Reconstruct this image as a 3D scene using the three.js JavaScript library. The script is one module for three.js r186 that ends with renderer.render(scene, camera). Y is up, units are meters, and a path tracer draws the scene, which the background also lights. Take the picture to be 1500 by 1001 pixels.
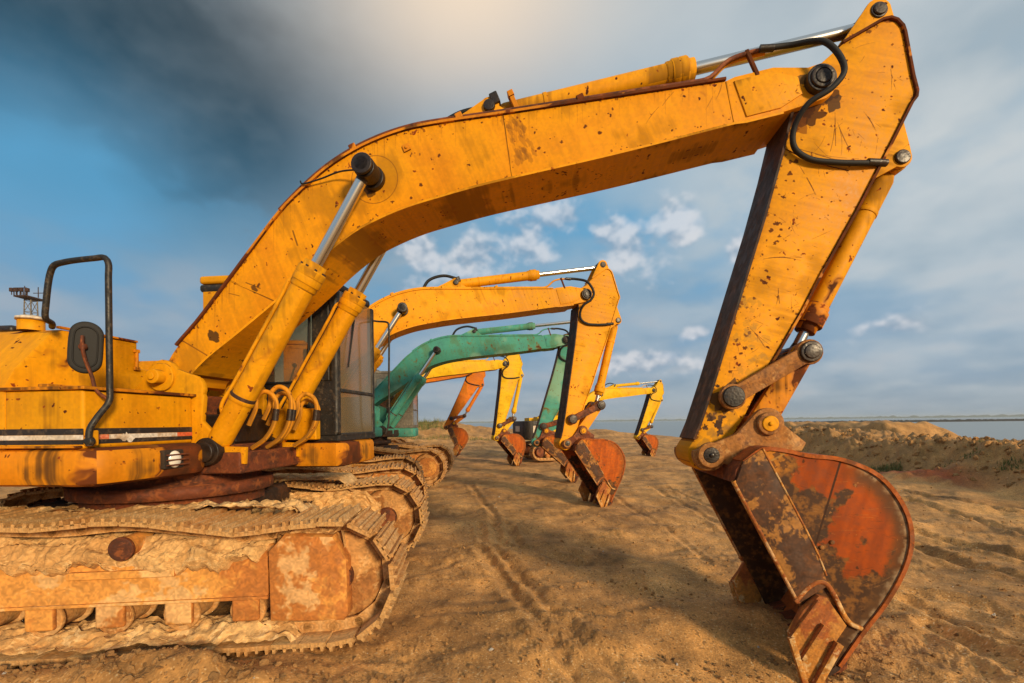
import * as THREE from 'three';
import { mergeGeometries, toCreasedNormals } from 'three/addons/utils/BufferGeometryUtils.js';
import { RoundedBoxGeometry } from 'three/addons/geometries/RoundedBoxGeometry.js';
import { createNoise2D, createNoise3D } from 'simplex-noise';

// ---------------------------------------------------------------- camera, sky, sun, exposure
const scene = new THREE.Scene();
const CAM_H = 1.62, FOCAL = 680, ROLL = 0.0117, HORIZON = 618.8;      // in pixels of the 1500 x 1001 photograph
const camera = new THREE.PerspectiveCamera(2 * Math.atan(500.5 / FOCAL) * 180 / Math.PI, 1500 / 1001, 0.05, 9000);
camera.position.set(0, CAM_H, 0);
camera.rotation.z = -ROLL;
camera.setViewOffset(1500, 1001, 0, -(HORIZON - 500.5), 1500, 1001);   // level camera with a raised lens
scene.add(camera);

function mulberry(a) { return () => { a |= 0; a = a + 0x6D2B79F5 | 0; let t = Math.imul(a ^ a >>> 15, 1 | a); t = t + Math.imul(t ^ t >>> 7, 61 | t) ^ t; return ((t ^ t >>> 14) >>> 0) / 4294967296; }; }
const n2 = createNoise2D(mulberry(11)), n3 = createNoise3D(mulberry(23));
const clamp = (x, a = 0, b = 1) => Math.min(b, Math.max(a, x));
const sstep = (a, b, x) => { const t = clamp((x - a) / (b - a)); return t * t * (3 - 2 * t); };
const lerp = (a, b, t) => a + (b - a) * t;
function fbm2(x, y, oct, gain = 0.5) { let s = 0, a = 1, n = 0; for (let i = 0; i < oct; i++) { s += a * n2(x + i * 17.3, y - i * 9.1); n += a; a *= gain; x *= 2.03; y *= 2.03; } return s / n; }
function fbm3(x, y, z, oct, gain = 0.5) { let s = 0, a = 1, n = 0; for (let i = 0; i < oct; i++) { s += a * n3(x + i * 7.7, y, z - i * 3.1); n += a; a *= gain; x *= 2.03; y *= 2.03; z *= 2.03; } return s / n; }
// quicker lattice noise for the texture maps
const LAT = (() => { const r = mulberry(7), t = new Float32Array(65536); for (let i = 0; i < 65536; i++) t[i] = r() * 2 - 1; return t; })();
function v2(x, y) { const i = Math.floor(x), j = Math.floor(y), fx = x - i, fy = y - j, u = fx * fx * (3 - 2 * fx), v = fy * fy * (3 - 2 * fy), a = i & 255, b = (i + 1) & 255, c = (j & 255) << 8, d = ((j + 1) & 255) << 8, p = LAT[a | c], q = LAT[a | d]; return 1.15 * (p + (LAT[b | c] - p) * u + (q + (LAT[b | d] - q) * u - p - (LAT[b | c] - p) * u) * v); }
function fbmV(x, y, oct, gain = 0.5) { let s = 0, a = 1, n = 0; for (let i = 0; i < oct; i++) { s += a * v2(x + i * 17.3, y - i * 9.1); n += a; a *= gain; const t = x * 1.62 - y * 1.22; y = x * 1.22 + y * 1.62; x = t; } return s / n; }
const lin = (v) => { v /= 255; return v <= 0.04045 ? v / 12.92 : ((v + 0.055) / 1.055) ** 2.4; };
const L3 = (r, g, b) => [lin(r), lin(g), lin(b)];
const mix3 = (a, b, t) => [lerp(a[0], b[0], t), lerp(a[1], b[1], t), lerp(a[2], b[2], t)];

// sun: low, behind the camera and to its right
const SUN = new THREE.Vector3(0.60, 0.30, 0.74).normalize();
const sun = new THREE.DirectionalLight(new THREE.Color().setRGB(1.0, 0.76, 0.46), 4.3);
sun.position.copy(SUN).multiplyScalar(80); sun.target.position.set(0, 0, -10);
sun.castShadow = true; sun.shadow.radius = 18; sun.shadow.mapSize.set(4096, 4096);
Object.assign(sun.shadow.camera, { left: -40, right: 40, top: 40, bottom: -40, near: 1, far: 220 });
scene.add(sun, sun.target);

function skyTexture() {
  const W = 2048, H = 1024, data = new Float32Array(W * H * 4);
  const A = (px, py) => { const dx = (px - 750) / FOCAL, dy = (HORIZON - py) / FOCAL; return [Math.atan(dx), Math.atan(dy / Math.hypot(1, dx))]; };
  const gauss = (az, el, c, sx, sy) => { let d = az - c[0]; if (d > Math.PI) d -= 2 * Math.PI; if (d < -Math.PI) d += 2 * Math.PI; return Math.exp(-(d * d) / (2 * sx * sx) - (el - c[1]) ** 2 / (2 * sy * sy)); };
  const cHor = L3(142, 158, 172), cLow = L3(126, 160, 190), cMid = L3(92, 162, 204), cZen = L3(62, 118, 170);
  const cDark = L3(60, 76, 86), cGrey = L3(148, 164, 176), cPale = L3(192, 200, 203), cWarm = L3(250, 226, 198), cPuff = L3(236, 232, 232), cPink = L3(190, 176, 178);
  const kDark = A(240, 110), kDark2 = A(520, 250), kWarm = A(690, -50), kBlueL = A(40, 250), kBlueC = A(800, 290), kRight = A(1400, 170), kTop = A(1000, 40);
  const puffs = [[618, 374, 0.050, 0.036], [700, 378, 0.09, 0.036], [768, 352, 0.06, 0.05], [826, 326, 0.04, 0.03], [905, 350, 0.055, 0.04], [940, 368, 0.05, 0.04], [992, 322, 0.04, 0.045], [1080, 372, 0.025, 0.02], [1318, 486, 0.05, 0.016], [1022, 492, 0.03, 0.012], [930, 536, 0.12, 0.018]].map(([x, y, a, b]) => [A(x, y), a, b]);
  for (let j = 0; j < H; j++) {
    const el = (j + 0.5) / H * Math.PI - Math.PI / 2, ce = Math.cos(el), se = Math.sin(el);
    for (let i = 0; i < W; i++) {
      const o = (j * W + i) * 4;
      if (el < -0.06) { data[o] = 0.12; data[o + 1] = 0.13; data[o + 2] = 0.14; data[o + 3] = 1; continue; }
      const th = ((i + 0.5) / W - 0.5) * 2 * Math.PI, x = ce * Math.cos(th), z = ce * Math.sin(th);
      let az = Math.atan2(x, -z);
      // planar cloud-deck coordinates stretch clouds towards the horizon
      const q = 1 / (Math.max(se, 0) + 0.22), wx = x * q, wz = z * q;
      const big = fbm3(wx * 0.55, wz * 0.55, 3.1, 5), mid = fbm3(wx * 1.6 + 5, wz * 1.6, 8.2, 5), fine = fbm3(x * 7, se * 12, z * 7, 5, 0.55);
      let c = mix3(cHor, cLow, sstep(0.01, 0.13, el));
      c = mix3(c, cMid, sstep(0.09, 0.40, el)); c = mix3(c, cZen, sstep(0.5, 1.2, el));
      // clear patches low to one side and in the middle, cloud deck elsewhere
      const wa = az + 0.05 * mid, we = el + 0.05 * big;
      const clear = clamp(0.95 * gauss(wa, we, kBlueL, 0.13, 0.10) + 0.85 * gauss(wa, we, kBlueC, 0.27, 0.12) + 0.25 * gauss(wa, we, A(300, 330), 0.35, 0.09));
      let cover = sstep(-0.25, 0.35, big + 0.55 * mid + 0.30) * (0.50 + 0.35 * sstep(0.10, 0.5, el));
      const deck = sstep(0.31, 0.46, we + 0.12 * mid + 0.07 * fine + 0.05 * gauss(az, el, kDark2, 0.3, 0.3));
      cover = clamp(Math.max(cover, deck) * (1 - 0.85 * clear));
      let cc = mix3(cGrey, cPale, clamp(0.5 + 0.9 * mid));
      cc = mix3(cc, cDark, clamp((0.14 * mid + 0.10 * fine) * (0.3 + 0.7 * sstep(0.2, 0.5, el)), -0.14, 0.10) + clamp(0.98 * gauss(az + 0.08 * mid, we + 0.04 * fine, kDark, 0.38, 0.17) + 0.7 * gauss(az, we, A(-60, 40), 0.25, 0.14) - 0.12 * fine));
      cc = mix3(cc, cPale, 0.7 * gauss(az, el, kTop, 0.25, 0.14));
      cc = mix3(cc, cWarm, clamp(0.95 * gauss(az, el, kWarm, 0.20, 0.14)));
      c = mix3(c, cc, cover * 0.97);
      // thin drifting veils
      c = mix3(c, mix3(cGrey, cPink, 0.4), 0.35 * sstep(0.0, 0.6, mid * 0.8 + fine * 0.5) * (1 - clear * 0.6) * sstep(0.5, 0.1, el));
      c = mix3(c, mix3(L3(166, 182, 192), L3(206, 212, 214), clamp(0.5 + 1.1 * mid + 0.3 * fine)), 0.75 * gauss(az, el, kRight, 0.26, 0.26));
      let pm = 0; for (const [k, sx, sy] of puffs) if (Math.abs(az - k[0]) < 4 * sx && Math.abs(el - k[1]) < 4 * sy) pm = Math.max(pm, gauss(az, el, k, sx, sy));
      if (pm > 0.02) {
        const f3 = fbm3(x * 9, se * 13, z * 9, 6, 0.55), f4 = fbm3(x * 9, (se + 0.016) * 13, z * 9, 6, 0.55), d = pm * 1.05 + 0.85 * f3 - 0.42;
        const m = sstep(-0.05, 0.6, d), lit = clamp(0.55 + 1.9 * (f3 - f4) + 0.25 * d);
        c = mix3(c, mix3(L3(150, 166, 184), cPuff, lit), m * 0.6);
      }
      c = mix3(c, cHor, 0.6 * sstep(0.05, 0.0, el));
      data[o] = c[0]; data[o + 1] = c[1]; data[o + 2] = c[2]; data[o + 3] = 1;
    }
  }
  const t = new THREE.DataTexture(data, W, H, THREE.RGBAFormat, THREE.FloatType);
  t.mapping = THREE.EquirectangularReflectionMapping; t.magFilter = t.minFilter = THREE.LinearFilter; t.needsUpdate = true;
  return t;
}
const skyTex = skyTexture();
scene.background = skyTex; scene.environment = skyTex;
const EXPOSURE = 1.0;

// ---------------------------------------------------------------- helpers
const V3 = (x, y, z) => new THREE.Vector3(x, y, z);
const taken = {};
const numbered = (n) => { const k = taken[n] = (taken[n] ?? -1) + 1; return k ? n + '_' + String(k).padStart(3, '0') : n; };
// a pixel of the photograph -> the point where its ray meets the height y
function groundAt(px, py, y = -0.08) {
  const u = px - 750, v = py - HORIZON, c = Math.cos(ROLL), s = Math.sin(ROLL), uu = (u * c - v * s) / FOCAL, vv = (u * s + v * c) / FOCAL, t = (CAM_H - y) / vv;
  return [uu * t, -t];
}
// every geometry: no index, uv in metres from the face's own plane
function fix(g, keepUV = false) {
  if (g.userData.fixed) return g;
  let r = g.index ? g.toNonIndexed() : g;
  if (!r.attributes.normal) r.computeVertexNormals();
  for (const k of Object.keys(r.attributes)) if (!['position', 'normal', 'uv'].includes(k)) r.deleteAttribute(k);
  if (!(keepUV || g.userData.keepUV)) {
    const p = r.attributes.position, uv = new Float32Array(p.count * 2), a = V3(), b = V3(), c = V3(), n = V3();
    for (let i = 0; i < p.count; i += 3) {
      a.fromBufferAttribute(p, i); b.fromBufferAttribute(p, i + 1); c.fromBufferAttribute(p, i + 2);
      n.copy(b).sub(a).cross(c.clone().sub(a));
      const ax = Math.abs(n.x), ay = Math.abs(n.y), az = Math.abs(n.z);
      [a, b, c].forEach((q, k) => { const [s, t] = az >= ax && az >= ay ? [q.x, q.y] : ax >= ay ? [q.z, q.y] : [q.x, q.z]; uv[(i + k) * 2] = s; uv[(i + k) * 2 + 1] = t; });
    }
    r.setAttribute('uv', new THREE.BufferAttribute(uv, 2));
  }
  r.groups = []; r.userData = { fixed: true };
  return r;
}
function merge(list) { list = [].concat(list).map((g) => fix(g)); return list.length > 1 ? Object.assign(mergeGeometries(list), { userData: { fixed: true } }) : list[0]; }
function obj(name, geoms, mat, parent) {
  const m = new THREE.Mesh(merge(geoms), mat);
  m.name = parent ? name : numbered(name); m.castShadow = m.receiveShadow = true;
  (parent || scene).add(m); return m;
}
function tag(o, label, category, group, kind) { if (label) o.userData.label = label; if (category) o.userData.category = category; if (group) o.userData.group = group; if (kind) o.userData.kind = kind; return o; }
function box(x0, x1, y0, y1, z0, z1, r = 0.012) {
  const w = x1 - x0, h = y1 - y0, d = z1 - z0, rr = Math.min(r, w / 2.2, h / 2.2, d / 2.2);
  return (rr > 0.002 ? new RoundedBoxGeometry(w, h, d, 2, rr) : new THREE.BoxGeometry(w, h, d)).translate((x0 + x1) / 2, (y0 + y1) / 2, (z0 + z1) / 2);
}
function orient(g, a, b) {           // g runs along y from 0; put it from a to b
  const d = V3().subVectors(b, a), q = new THREE.Quaternion().setFromUnitVectors(V3(0, 1, 0), d.clone().normalize());
  return g.applyMatrix4(new THREE.Matrix4().compose(a, q, V3(1, 1, 1)));
}
function rod(a, b, r1, r2 = r1, seg = 20) { const l = a.distanceTo(b); return orient(new THREE.CylinderGeometry(r2, r1, l, seg).translate(0, l / 2, 0), a, b); }
function turned(a, b, prof, seg = 24) {   // prof: [[t metres from a, radius] ...]
  return orient(new THREE.LatheGeometry(prof.map(([t, r]) => new THREE.Vector2(Math.max(r, 1e-4), t)), seg), a, b);
}
function zcyl(x, y, z0, z1, r, seg = 24, ch = 0.008) { const c = Math.min(ch, r * 0.3, (z1 - z0) * 0.3), l = z1 - z0; return turned(V3(x, y, z0), V3(x, y, z1), [[0, 0], [0, r - c], [c, r], [l - c, r], [l, r - c], [l, 0]], seg); }
function tube(pts, r, seg = 8, n) { const c = new THREE.CatmullRomCurve3(pts.map((p) => p.isVector3 ? p : V3(...p)), false, 'centripetal'); return new THREE.TubeGeometry(c, n || pts.length * 8, r, seg); }
function shapeOf(pts) { return new THREE.Shape(pts.map((p) => new THREE.Vector2(p[0], p[1]))); }
function plate(pts, z0, z1, b = 0.006) {
  const d = z1 - z0; b = Math.min(b, d * 0.3);
  return toCreasedNormals(new THREE.ExtrudeGeometry(shapeOf(pts), { depth: d - 2 * b, bevelEnabled: b > 0, bevelThickness: b, bevelSize: b, bevelOffset: -b, bevelSegments: 2, curveSegments: 6 }), 0.55).translate(0, 0, z0 + b);
}
function planPlate(pts, y0, y1, b) { return plate(pts.map(([x, z]) => [x, -z]), y0, y1, b).applyMatrix4(new THREE.Matrix4().makeRotationX(-Math.PI / 2)); }   // pts (x, z), stacked along y
function arcPts(cx, cy, r, a0, a1, n) { const o = []; for (let i = 0; i <= n; i++) { const a = lerp(a0, a1, i / n); o.push([cx + r * Math.cos(a), cy + r * Math.sin(a)]); } return o; }
function spline(pts, n) { const c = new THREE.CatmullRomCurve3(pts.map((p) => V3(p[0], p[1], 0)), false, 'centripetal'); return c.getSpacedPoints(n).map((p) => [p.x, p.y]); }
function linkShape(a, ra, b, rb) {    // outline round two bosses
  const an = Math.atan2(b[1] - a[1], b[0] - a[0]), d = Math.hypot(b[0] - a[0], b[1] - a[1]), k = Math.acos(clamp((ra - rb) / d, -1, 1));
  return [...arcPts(b[0], b[1], rb, an - k, an + k, 10), ...arcPts(a[0], a[1], ra, an + k, an + 2 * Math.PI - k, 14)];
}
function waisted(a, ra, b, rb, w) {   // two bosses joined by a narrower bar of half-width w
  const dx = b[0] - a[0], dy = b[1] - a[1], d = Math.hypot(dx, dy), e = [dx / d, dy / d], n = [-e[1], e[0]], an = Math.atan2(dy, dx), ka = Math.asin(Math.min(0.95, w / ra)), kb = Math.asin(Math.min(0.95, w / rb));
  return [...arcPts(b[0], b[1], rb, an + Math.PI + kb, an + 3 * Math.PI - kb, 14), ...arcPts(a[0], a[1], ra, an + ka, an + 2 * Math.PI - ka, 14)];
}
// a bent sheet: follows a 2-D line, spans z0..z1, thickness t to the given side
function ribbon(pts, z0, z1, t, side = 1) {
  const n = pts.length, nor = pts.map((p, i) => { const a = pts[Math.max(0, i - 1)], b = pts[Math.min(n - 1, i + 1)], d = Math.hypot(b[0] - a[0], b[1] - a[1]) || 1; return [-(b[1] - a[1]) / d * side, (b[0] - a[0]) / d * side]; });
  const off = pts.map((p, i) => [p[0] + nor[i][0] * t, p[1] + nor[i][1] * t]), pos = [], nrm = [];
  const quad = (a, b, c, d, na, nb, nc, nd) => { for (const [p, m] of [[a, na], [b, nb], [c, nc], [a, na], [c, nc], [d, nd]]) { pos.push(...p); nrm.push(...m); } };
  const flat = (a, b, c, d) => { const m = V3(...b).sub(V3(...a)).cross(V3(...c).sub(V3(...a))).normalize().toArray(); quad(a, b, c, d, m, m, m, m); };
  for (let i = 0; i < n - 1; i++) {
    const [p, q, P, Q] = [pts[i], pts[i + 1], off[i], off[i + 1]], [u, v] = [nor[i], nor[i + 1]];
    const up = [u[0], u[1], 0], vp = [v[0], v[1], 0], um = [-u[0], -u[1], 0], vm = [-v[0], -v[1], 0];
    if (side > 0) { quad([...P, z0], [...P, z1], [...Q, z1], [...Q, z0], up, up, vp, vp); quad([...p, z1], [...p, z0], [...q, z0], [...q, z1], um, um, vm, vm); }
    else { quad([...P, z1], [...P, z0], [...Q, z0], [...Q, z1], up, up, vp, vp); quad([...p, z0], [...p, z1], [...q, z1], [...q, z0], um, um, vm, vm); }
    if (side > 0) { flat([...p, z1], [...q, z1], [...Q, z1], [...P, z1]); flat([...q, z0], [...p, z0], [...P, z0], [...Q, z0]); }
    else { flat([...q, z1], [...p, z1], [...P, z1], [...Q, z1]); flat([...p, z0], [...q, z0], [...Q, z0], [...P, z0]); }
  }
  for (const [i, s] of [[0, side], [n - 1, -side]]) { const a = [...pts[i], z0], b = [...off[i], z0], c = [...off[i], z1], d = [...pts[i], z1]; s > 0 ? flat(a, d, c, b) : flat(a, b, c, d); }
  const g = new THREE.BufferGeometry();
  g.setAttribute('position', new THREE.Float32BufferAttribute(pos, 3)); g.setAttribute('normal', new THREE.Float32BufferAttribute(nrm, 3)); g.setAttribute('uv', new THREE.Float32BufferAttribute(new Float32Array(pos.length / 3 * 2), 2));
  return g;
}
function planarUV(g, x0, y0, w, h) { g = fix(g); const p = g.attributes.position, uv = g.attributes.uv; for (let i = 0; i < p.count; i++) uv.setXY(i, (p.getX(i) - x0) / w, (p.getY(i) - y0) / h); return g; }
// lumps: a grid sheet from a function (u, v) -> [x, y, z]
function sheet(f, nu, nv) {
  const pos = [], idx = [];
  for (let i = 0; i <= nu; i++) for (let j = 0; j <= nv; j++) pos.push(...f(i / nu, j / nv));
  for (let i = 0; i < nu; i++) for (let j = 0; j < nv; j++) { const a = i * (nv + 1) + j, b = a + nv + 1; idx.push(a, b, a + 1, b, b + 1, a + 1); }
  const g = new THREE.BufferGeometry(); g.setAttribute('position', new THREE.Float32BufferAttribute(pos, 3)); g.setIndex(idx); g.computeVertexNormals(); return g;
}

// ---------------------------------------------------------------- materials
function canvasOf(w, h) { const c = document.createElement('canvas'); c.width = w; c.height = h; return c; }
function texOf(c, srgb, wrap) { const t = new THREE.CanvasTexture(c); t.colorSpace = srgb ? THREE.SRGBColorSpace : THREE.NoColorSpace; t.wrapS = t.wrapT = wrap || THREE.MirroredRepeatWrapping; t.magFilter = THREE.LinearFilter; return t; }
// f(xm, ym) -> [r, g, b, roughness 0..255]; two canvases of one surface
function surfaceCanvases(w, h, mw, mh, f) {
  const a = canvasOf(w, h), b = canvasOf(w, h), ca = a.getContext('2d'), cb = b.getContext('2d'), ia = ca.createImageData(w, h), ib = cb.createImageData(w, h);
  for (let j = 0; j < h; j++) for (let i = 0; i < w; i++) {
    const [r, g, bl, ro] = f((i + 0.5) / w * mw, (1 - (j + 0.5) / h) * mh), o = (j * w + i) * 4;
    ia.data[o] = r; ia.data[o + 1] = g; ia.data[o + 2] = bl; ia.data[o + 3] = 255; ib.data[o] = ib.data[o + 1] = ib.data[o + 2] = ro; ib.data[o + 3] = 255;
  }
  ca.putImageData(ia, 0, 0); cb.putImageData(ib, 0, 0);
  return { a, b, ca, cb };
}
const RUST = [78, 36, 14], RUST2 = [128, 58, 18];
function paintAt(base, o) {          // weathered enamel: fading, grime, rust freckles
  const s = o.seed || 0;
  return (x, y) => {
    const low = 1.4 * fbmV(x * 0.7 + s, y * 0.7 - s, 3), m = 1.5 * fbmV(x * 3 + s, y * 3, 4), f = v2(x * 60 + s, y * 60), streak = 1.2 * fbmV(x * 34 + s, y * 1.6, 3);
    let k = 1 + 0.07 * low + 0.06 * m + 0.03 * f + 0.05 * streak;
    let r = base[0] * k, g = base[1] * (k + 0.03 * m), b = base[2] * k, ro = 158 + 25 * m + 15 * f;
    const grime = o.grime * sstep(0.0, 0.8, m * 0.9 + streak * 0.35 + low * 0.35);
    r = lerp(r, 92, grime); g = lerp(g, 58, grime); b = lerp(b, 22, grime); ro += 60 * grime;
    const pale = (o.pale || 0) * sstep(0.25, 0.7, 1.5 * fbmV(x * 1.3 - s, y * 1.3 + 7, 4)); r = lerp(r, base[0] * 0.6 + 90, pale); g = lerp(g, base[1] * 0.6 + 80, pale); b = lerp(b, base[2] * 0.6 + 62, pale);
    if (o.blotch) {
      const wx = x + 0.12 * fbmV(x * 6, y * 6 + s, 3), wy = y + 0.12 * fbmV(x * 6 + 40, y * 6, 3), q = 1.5 * fbmV(wx * 1.9 + s * 1.7, wy * 1.9, 5, 0.62), bl = sstep(o.blotch, o.blotch + 0.10, q), halo = sstep(o.blotch - 0.22, o.blotch + 0.05, q) * 0.5;
      const t = 0.5 + 0.5 * fbmV(x * 14, y * 14 + 5, 3); r = lerp(lerp(r, 142, halo), lerp(60, 112, t), bl * 0.93); g = lerp(lerp(g, 78, halo), lerp(32, 54, t), bl * 0.93); b = lerp(lerp(b, 18, halo), lerp(16, 20, t), bl * 0.93); ro = lerp(ro, 222, bl);
    }
    const patch = sstep(0.05, 0.55, 1.4 * fbmV(x * 1.7 + 31 + s, y * 1.7, 3)), fr = sstep(0.80 - 0.34 * patch * o.rust, 0.93, fbmV(x * 21 + s, y * 21, 3, 0.7) * 1.25 + 0.12 * f);
    const rc = v2(x * 25, y * 25) > 0 ? RUST : RUST2; r = lerp(r, rc[0], fr); g = lerp(g, rc[1], fr); b = lerp(b, rc[2], fr); ro = lerp(ro, 225, fr);
    return [r, g, b, ro];
  };
}
// chips, scratches and stains laid on both canvases in metres
function marks(S, mw, mh, x0, y0) {
  const { a, ca, cb } = S, sx = a.width / mw, sy = a.height / mh, X = (x) => (x - x0) * sx, Y = (y) => a.height - (y - y0) * sy, both = (f) => { f(ca, 0); f(cb, 1); };
  return {
    blot(x, y, r, col, rough = 220, alpha = 0.9, seed = 1, stretch = 1) {
      both((c, k) => { c.fillStyle = k ? `rgba(${rough},${rough},${rough},${alpha})` : `rgba(${col},${alpha})`; c.beginPath();
        const n = 26; for (let i = 0; i <= n; i++) { const t = i / n * 2 * Math.PI, q = r * (0.75 + 0.45 * v2(Math.cos(t) * 1.3 + seed * 3.7, Math.sin(t) * 1.3 + seed) + 0.2 * v2(Math.cos(t) * 4 + seed, Math.sin(t) * 4)); c.lineTo(X(x + q * Math.cos(t)), Y(y + q * stretch * Math.sin(t))); } c.fill(); });
    },
    line(pts, wd, col, alpha = 0.8, rough = 200) { both((c, k) => { c.strokeStyle = k ? `rgba(${rough},${rough},${rough},${alpha})` : `rgba(${col},${alpha})`; c.lineWidth = Math.max(1, wd * sx); c.lineCap = 'round'; c.beginPath(); pts.forEach(([x, y]) => c.lineTo(X(x), Y(y))); c.stroke(); }); },
    scratch(x, y, t, l, wd, col, alpha, r) { const bend = (r() - 0.5) * 1.2, n = 7; let px = x, py = y; for (let i = 0; i < n; i++) { const q = t + bend * i / n, nx = px + l / n * Math.cos(q), ny = py + l / n * Math.sin(q); if (r() < 0.85) this.line([[px, py], [nx, ny]], wd * Math.sin(Math.PI * (i + 0.7) / (n + 0.4)), col, alpha * (0.5 + 0.6 * r())); px = nx; py = ny; } },
    poly(pts, col, alpha = 0.9, rough = 220) { both((c, k) => { c.fillStyle = k ? `rgba(${rough},${rough},${rough},${alpha})` : `rgba(${col},${alpha})`; c.beginPath(); pts.forEach(([x, y]) => c.lineTo(X(x), Y(y))); c.fill(); }); },
  };
}
const tile = (m, s) => { for (const k of ['map', 'roughnessMap', 'bumpMap']) if (m[k]) m[k].repeat.set(1 / s, 1 / s); return m; };
// fine relief shared by painted and rusty steel, in its own tile
function reliefCanvas(n, f) { const c = canvasOf(n, n), x = c.getContext('2d'), im = x.createImageData(n, n); for (let j = 0; j < n; j++) for (let i = 0; i < n; i++) { const v = clamp(f(i / n, j / n)) * 255, o = (j * n + i) * 4; im.data[o] = im.data[o + 1] = im.data[o + 2] = v; im.data[o + 3] = 255; } x.putImageData(im, 0, 0); return c; }
const reliefSteel = reliefCanvas(512, (u, v) => 0.5 + 0.28 * fbmV(u * 12, v * 12, 4) + 0.14 * v2(u * 90, v * 90));
const reliefSand = reliefCanvas(1024, (u, v) => 0.5 + 0.30 * fbmV(u * 14, v * 14, 5, 0.6) + 0.16 * v2(u * 150, v * 150));
function painted(base, o) {
  const S = surfaceCanvases(o.size || 448, o.size || 448, 2.4, 2.4, paintAt(base, o)), M = marks(S, 2.4, 2.4, 0, 0), r = mulberry(o.seed + 5);
  for (let i = 0; i < (o.chips ?? 60); i++) M.blot(r() * 2.4, r() * 2.4, 0.0025 + 0.008 * r() ** 3, RUST.join(), 225, 0.85, i, 0.6 + r());
  for (let i = 0; i < (o.scratch ?? 26); i++) { const x = r() * 2.4, y = r() * 2.4, t = r() * 6.3, l = 0.04 + 0.14 * r(); M.scratch(x, y, t, l, 0.0028, '110,62,16', 0.4, r); }
  return tile(new THREE.MeshPhysicalMaterial({ map: texOf(S.a, true), roughnessMap: texOf(S.b), roughness: 1, specularIntensity: 0.45, bumpMap: texOf(reliefSteel), bumpScale: 0.0012 }), 2.4);
}
function flecked(base, seed, o = {}) {   // one-colour rough material with speckles, patches of a second and third colour
  const w = o.size || 384, m = o.metres || 1.2, b2 = o.second || base, b3 = o.third || base;
  const S = surfaceCanvases(w, w, m, m, (x0, y0) => {
    const x = x0 + 0.025 * fbmV(x0 * 9 + seed, y0 * 9, 3, 0.7), y = y0 + 0.025 * fbmV(x0 * 9, y0 * 9 + seed + 9, 3, 0.7);
    const p = sstep(-0.10, 0.22, fbmV(x * (o.f2 || 3) + seed, y * (o.f2 || 3), 6, 0.74)), q = sstep(0.10, 0.34, fbmV(x * (o.f3 || 7) - seed, y * (o.f3 || 7) + 3, 5, 0.74)), f = 1 + 0.10 * v2(x * 70 + seed, y * 70) + 0.08 * fbmV(x * 16, y * 16 + seed, 3);
    const P = p * (o.a2 ?? 0.8), Q = q * (o.a3 ?? 0.7), k = (i) => lerp(lerp(base[i], b2[i], P), b3[i], Q) * f; return [k(0), k(1), k(2), (o.rough ?? 205) + 30 * v2(x * 20, y * 20) * (o.rv ?? 1)];
  });
  return tile(new THREE.MeshStandardMaterial({ map: texOf(S.a, true), roughnessMap: texOf(S.b), roughness: 1, metalness: o.metal || 0, bumpMap: texOf(o.sand ? reliefSand : reliefSteel), bumpScale: o.bump ?? 0.003 }), m);
}
const YEL = [220, 150, 2], AMB = [224, 152, 2], TEAL = [70, 146, 128], LEM = [230, 178, 8], ORG = [212, 116, 16];
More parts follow.
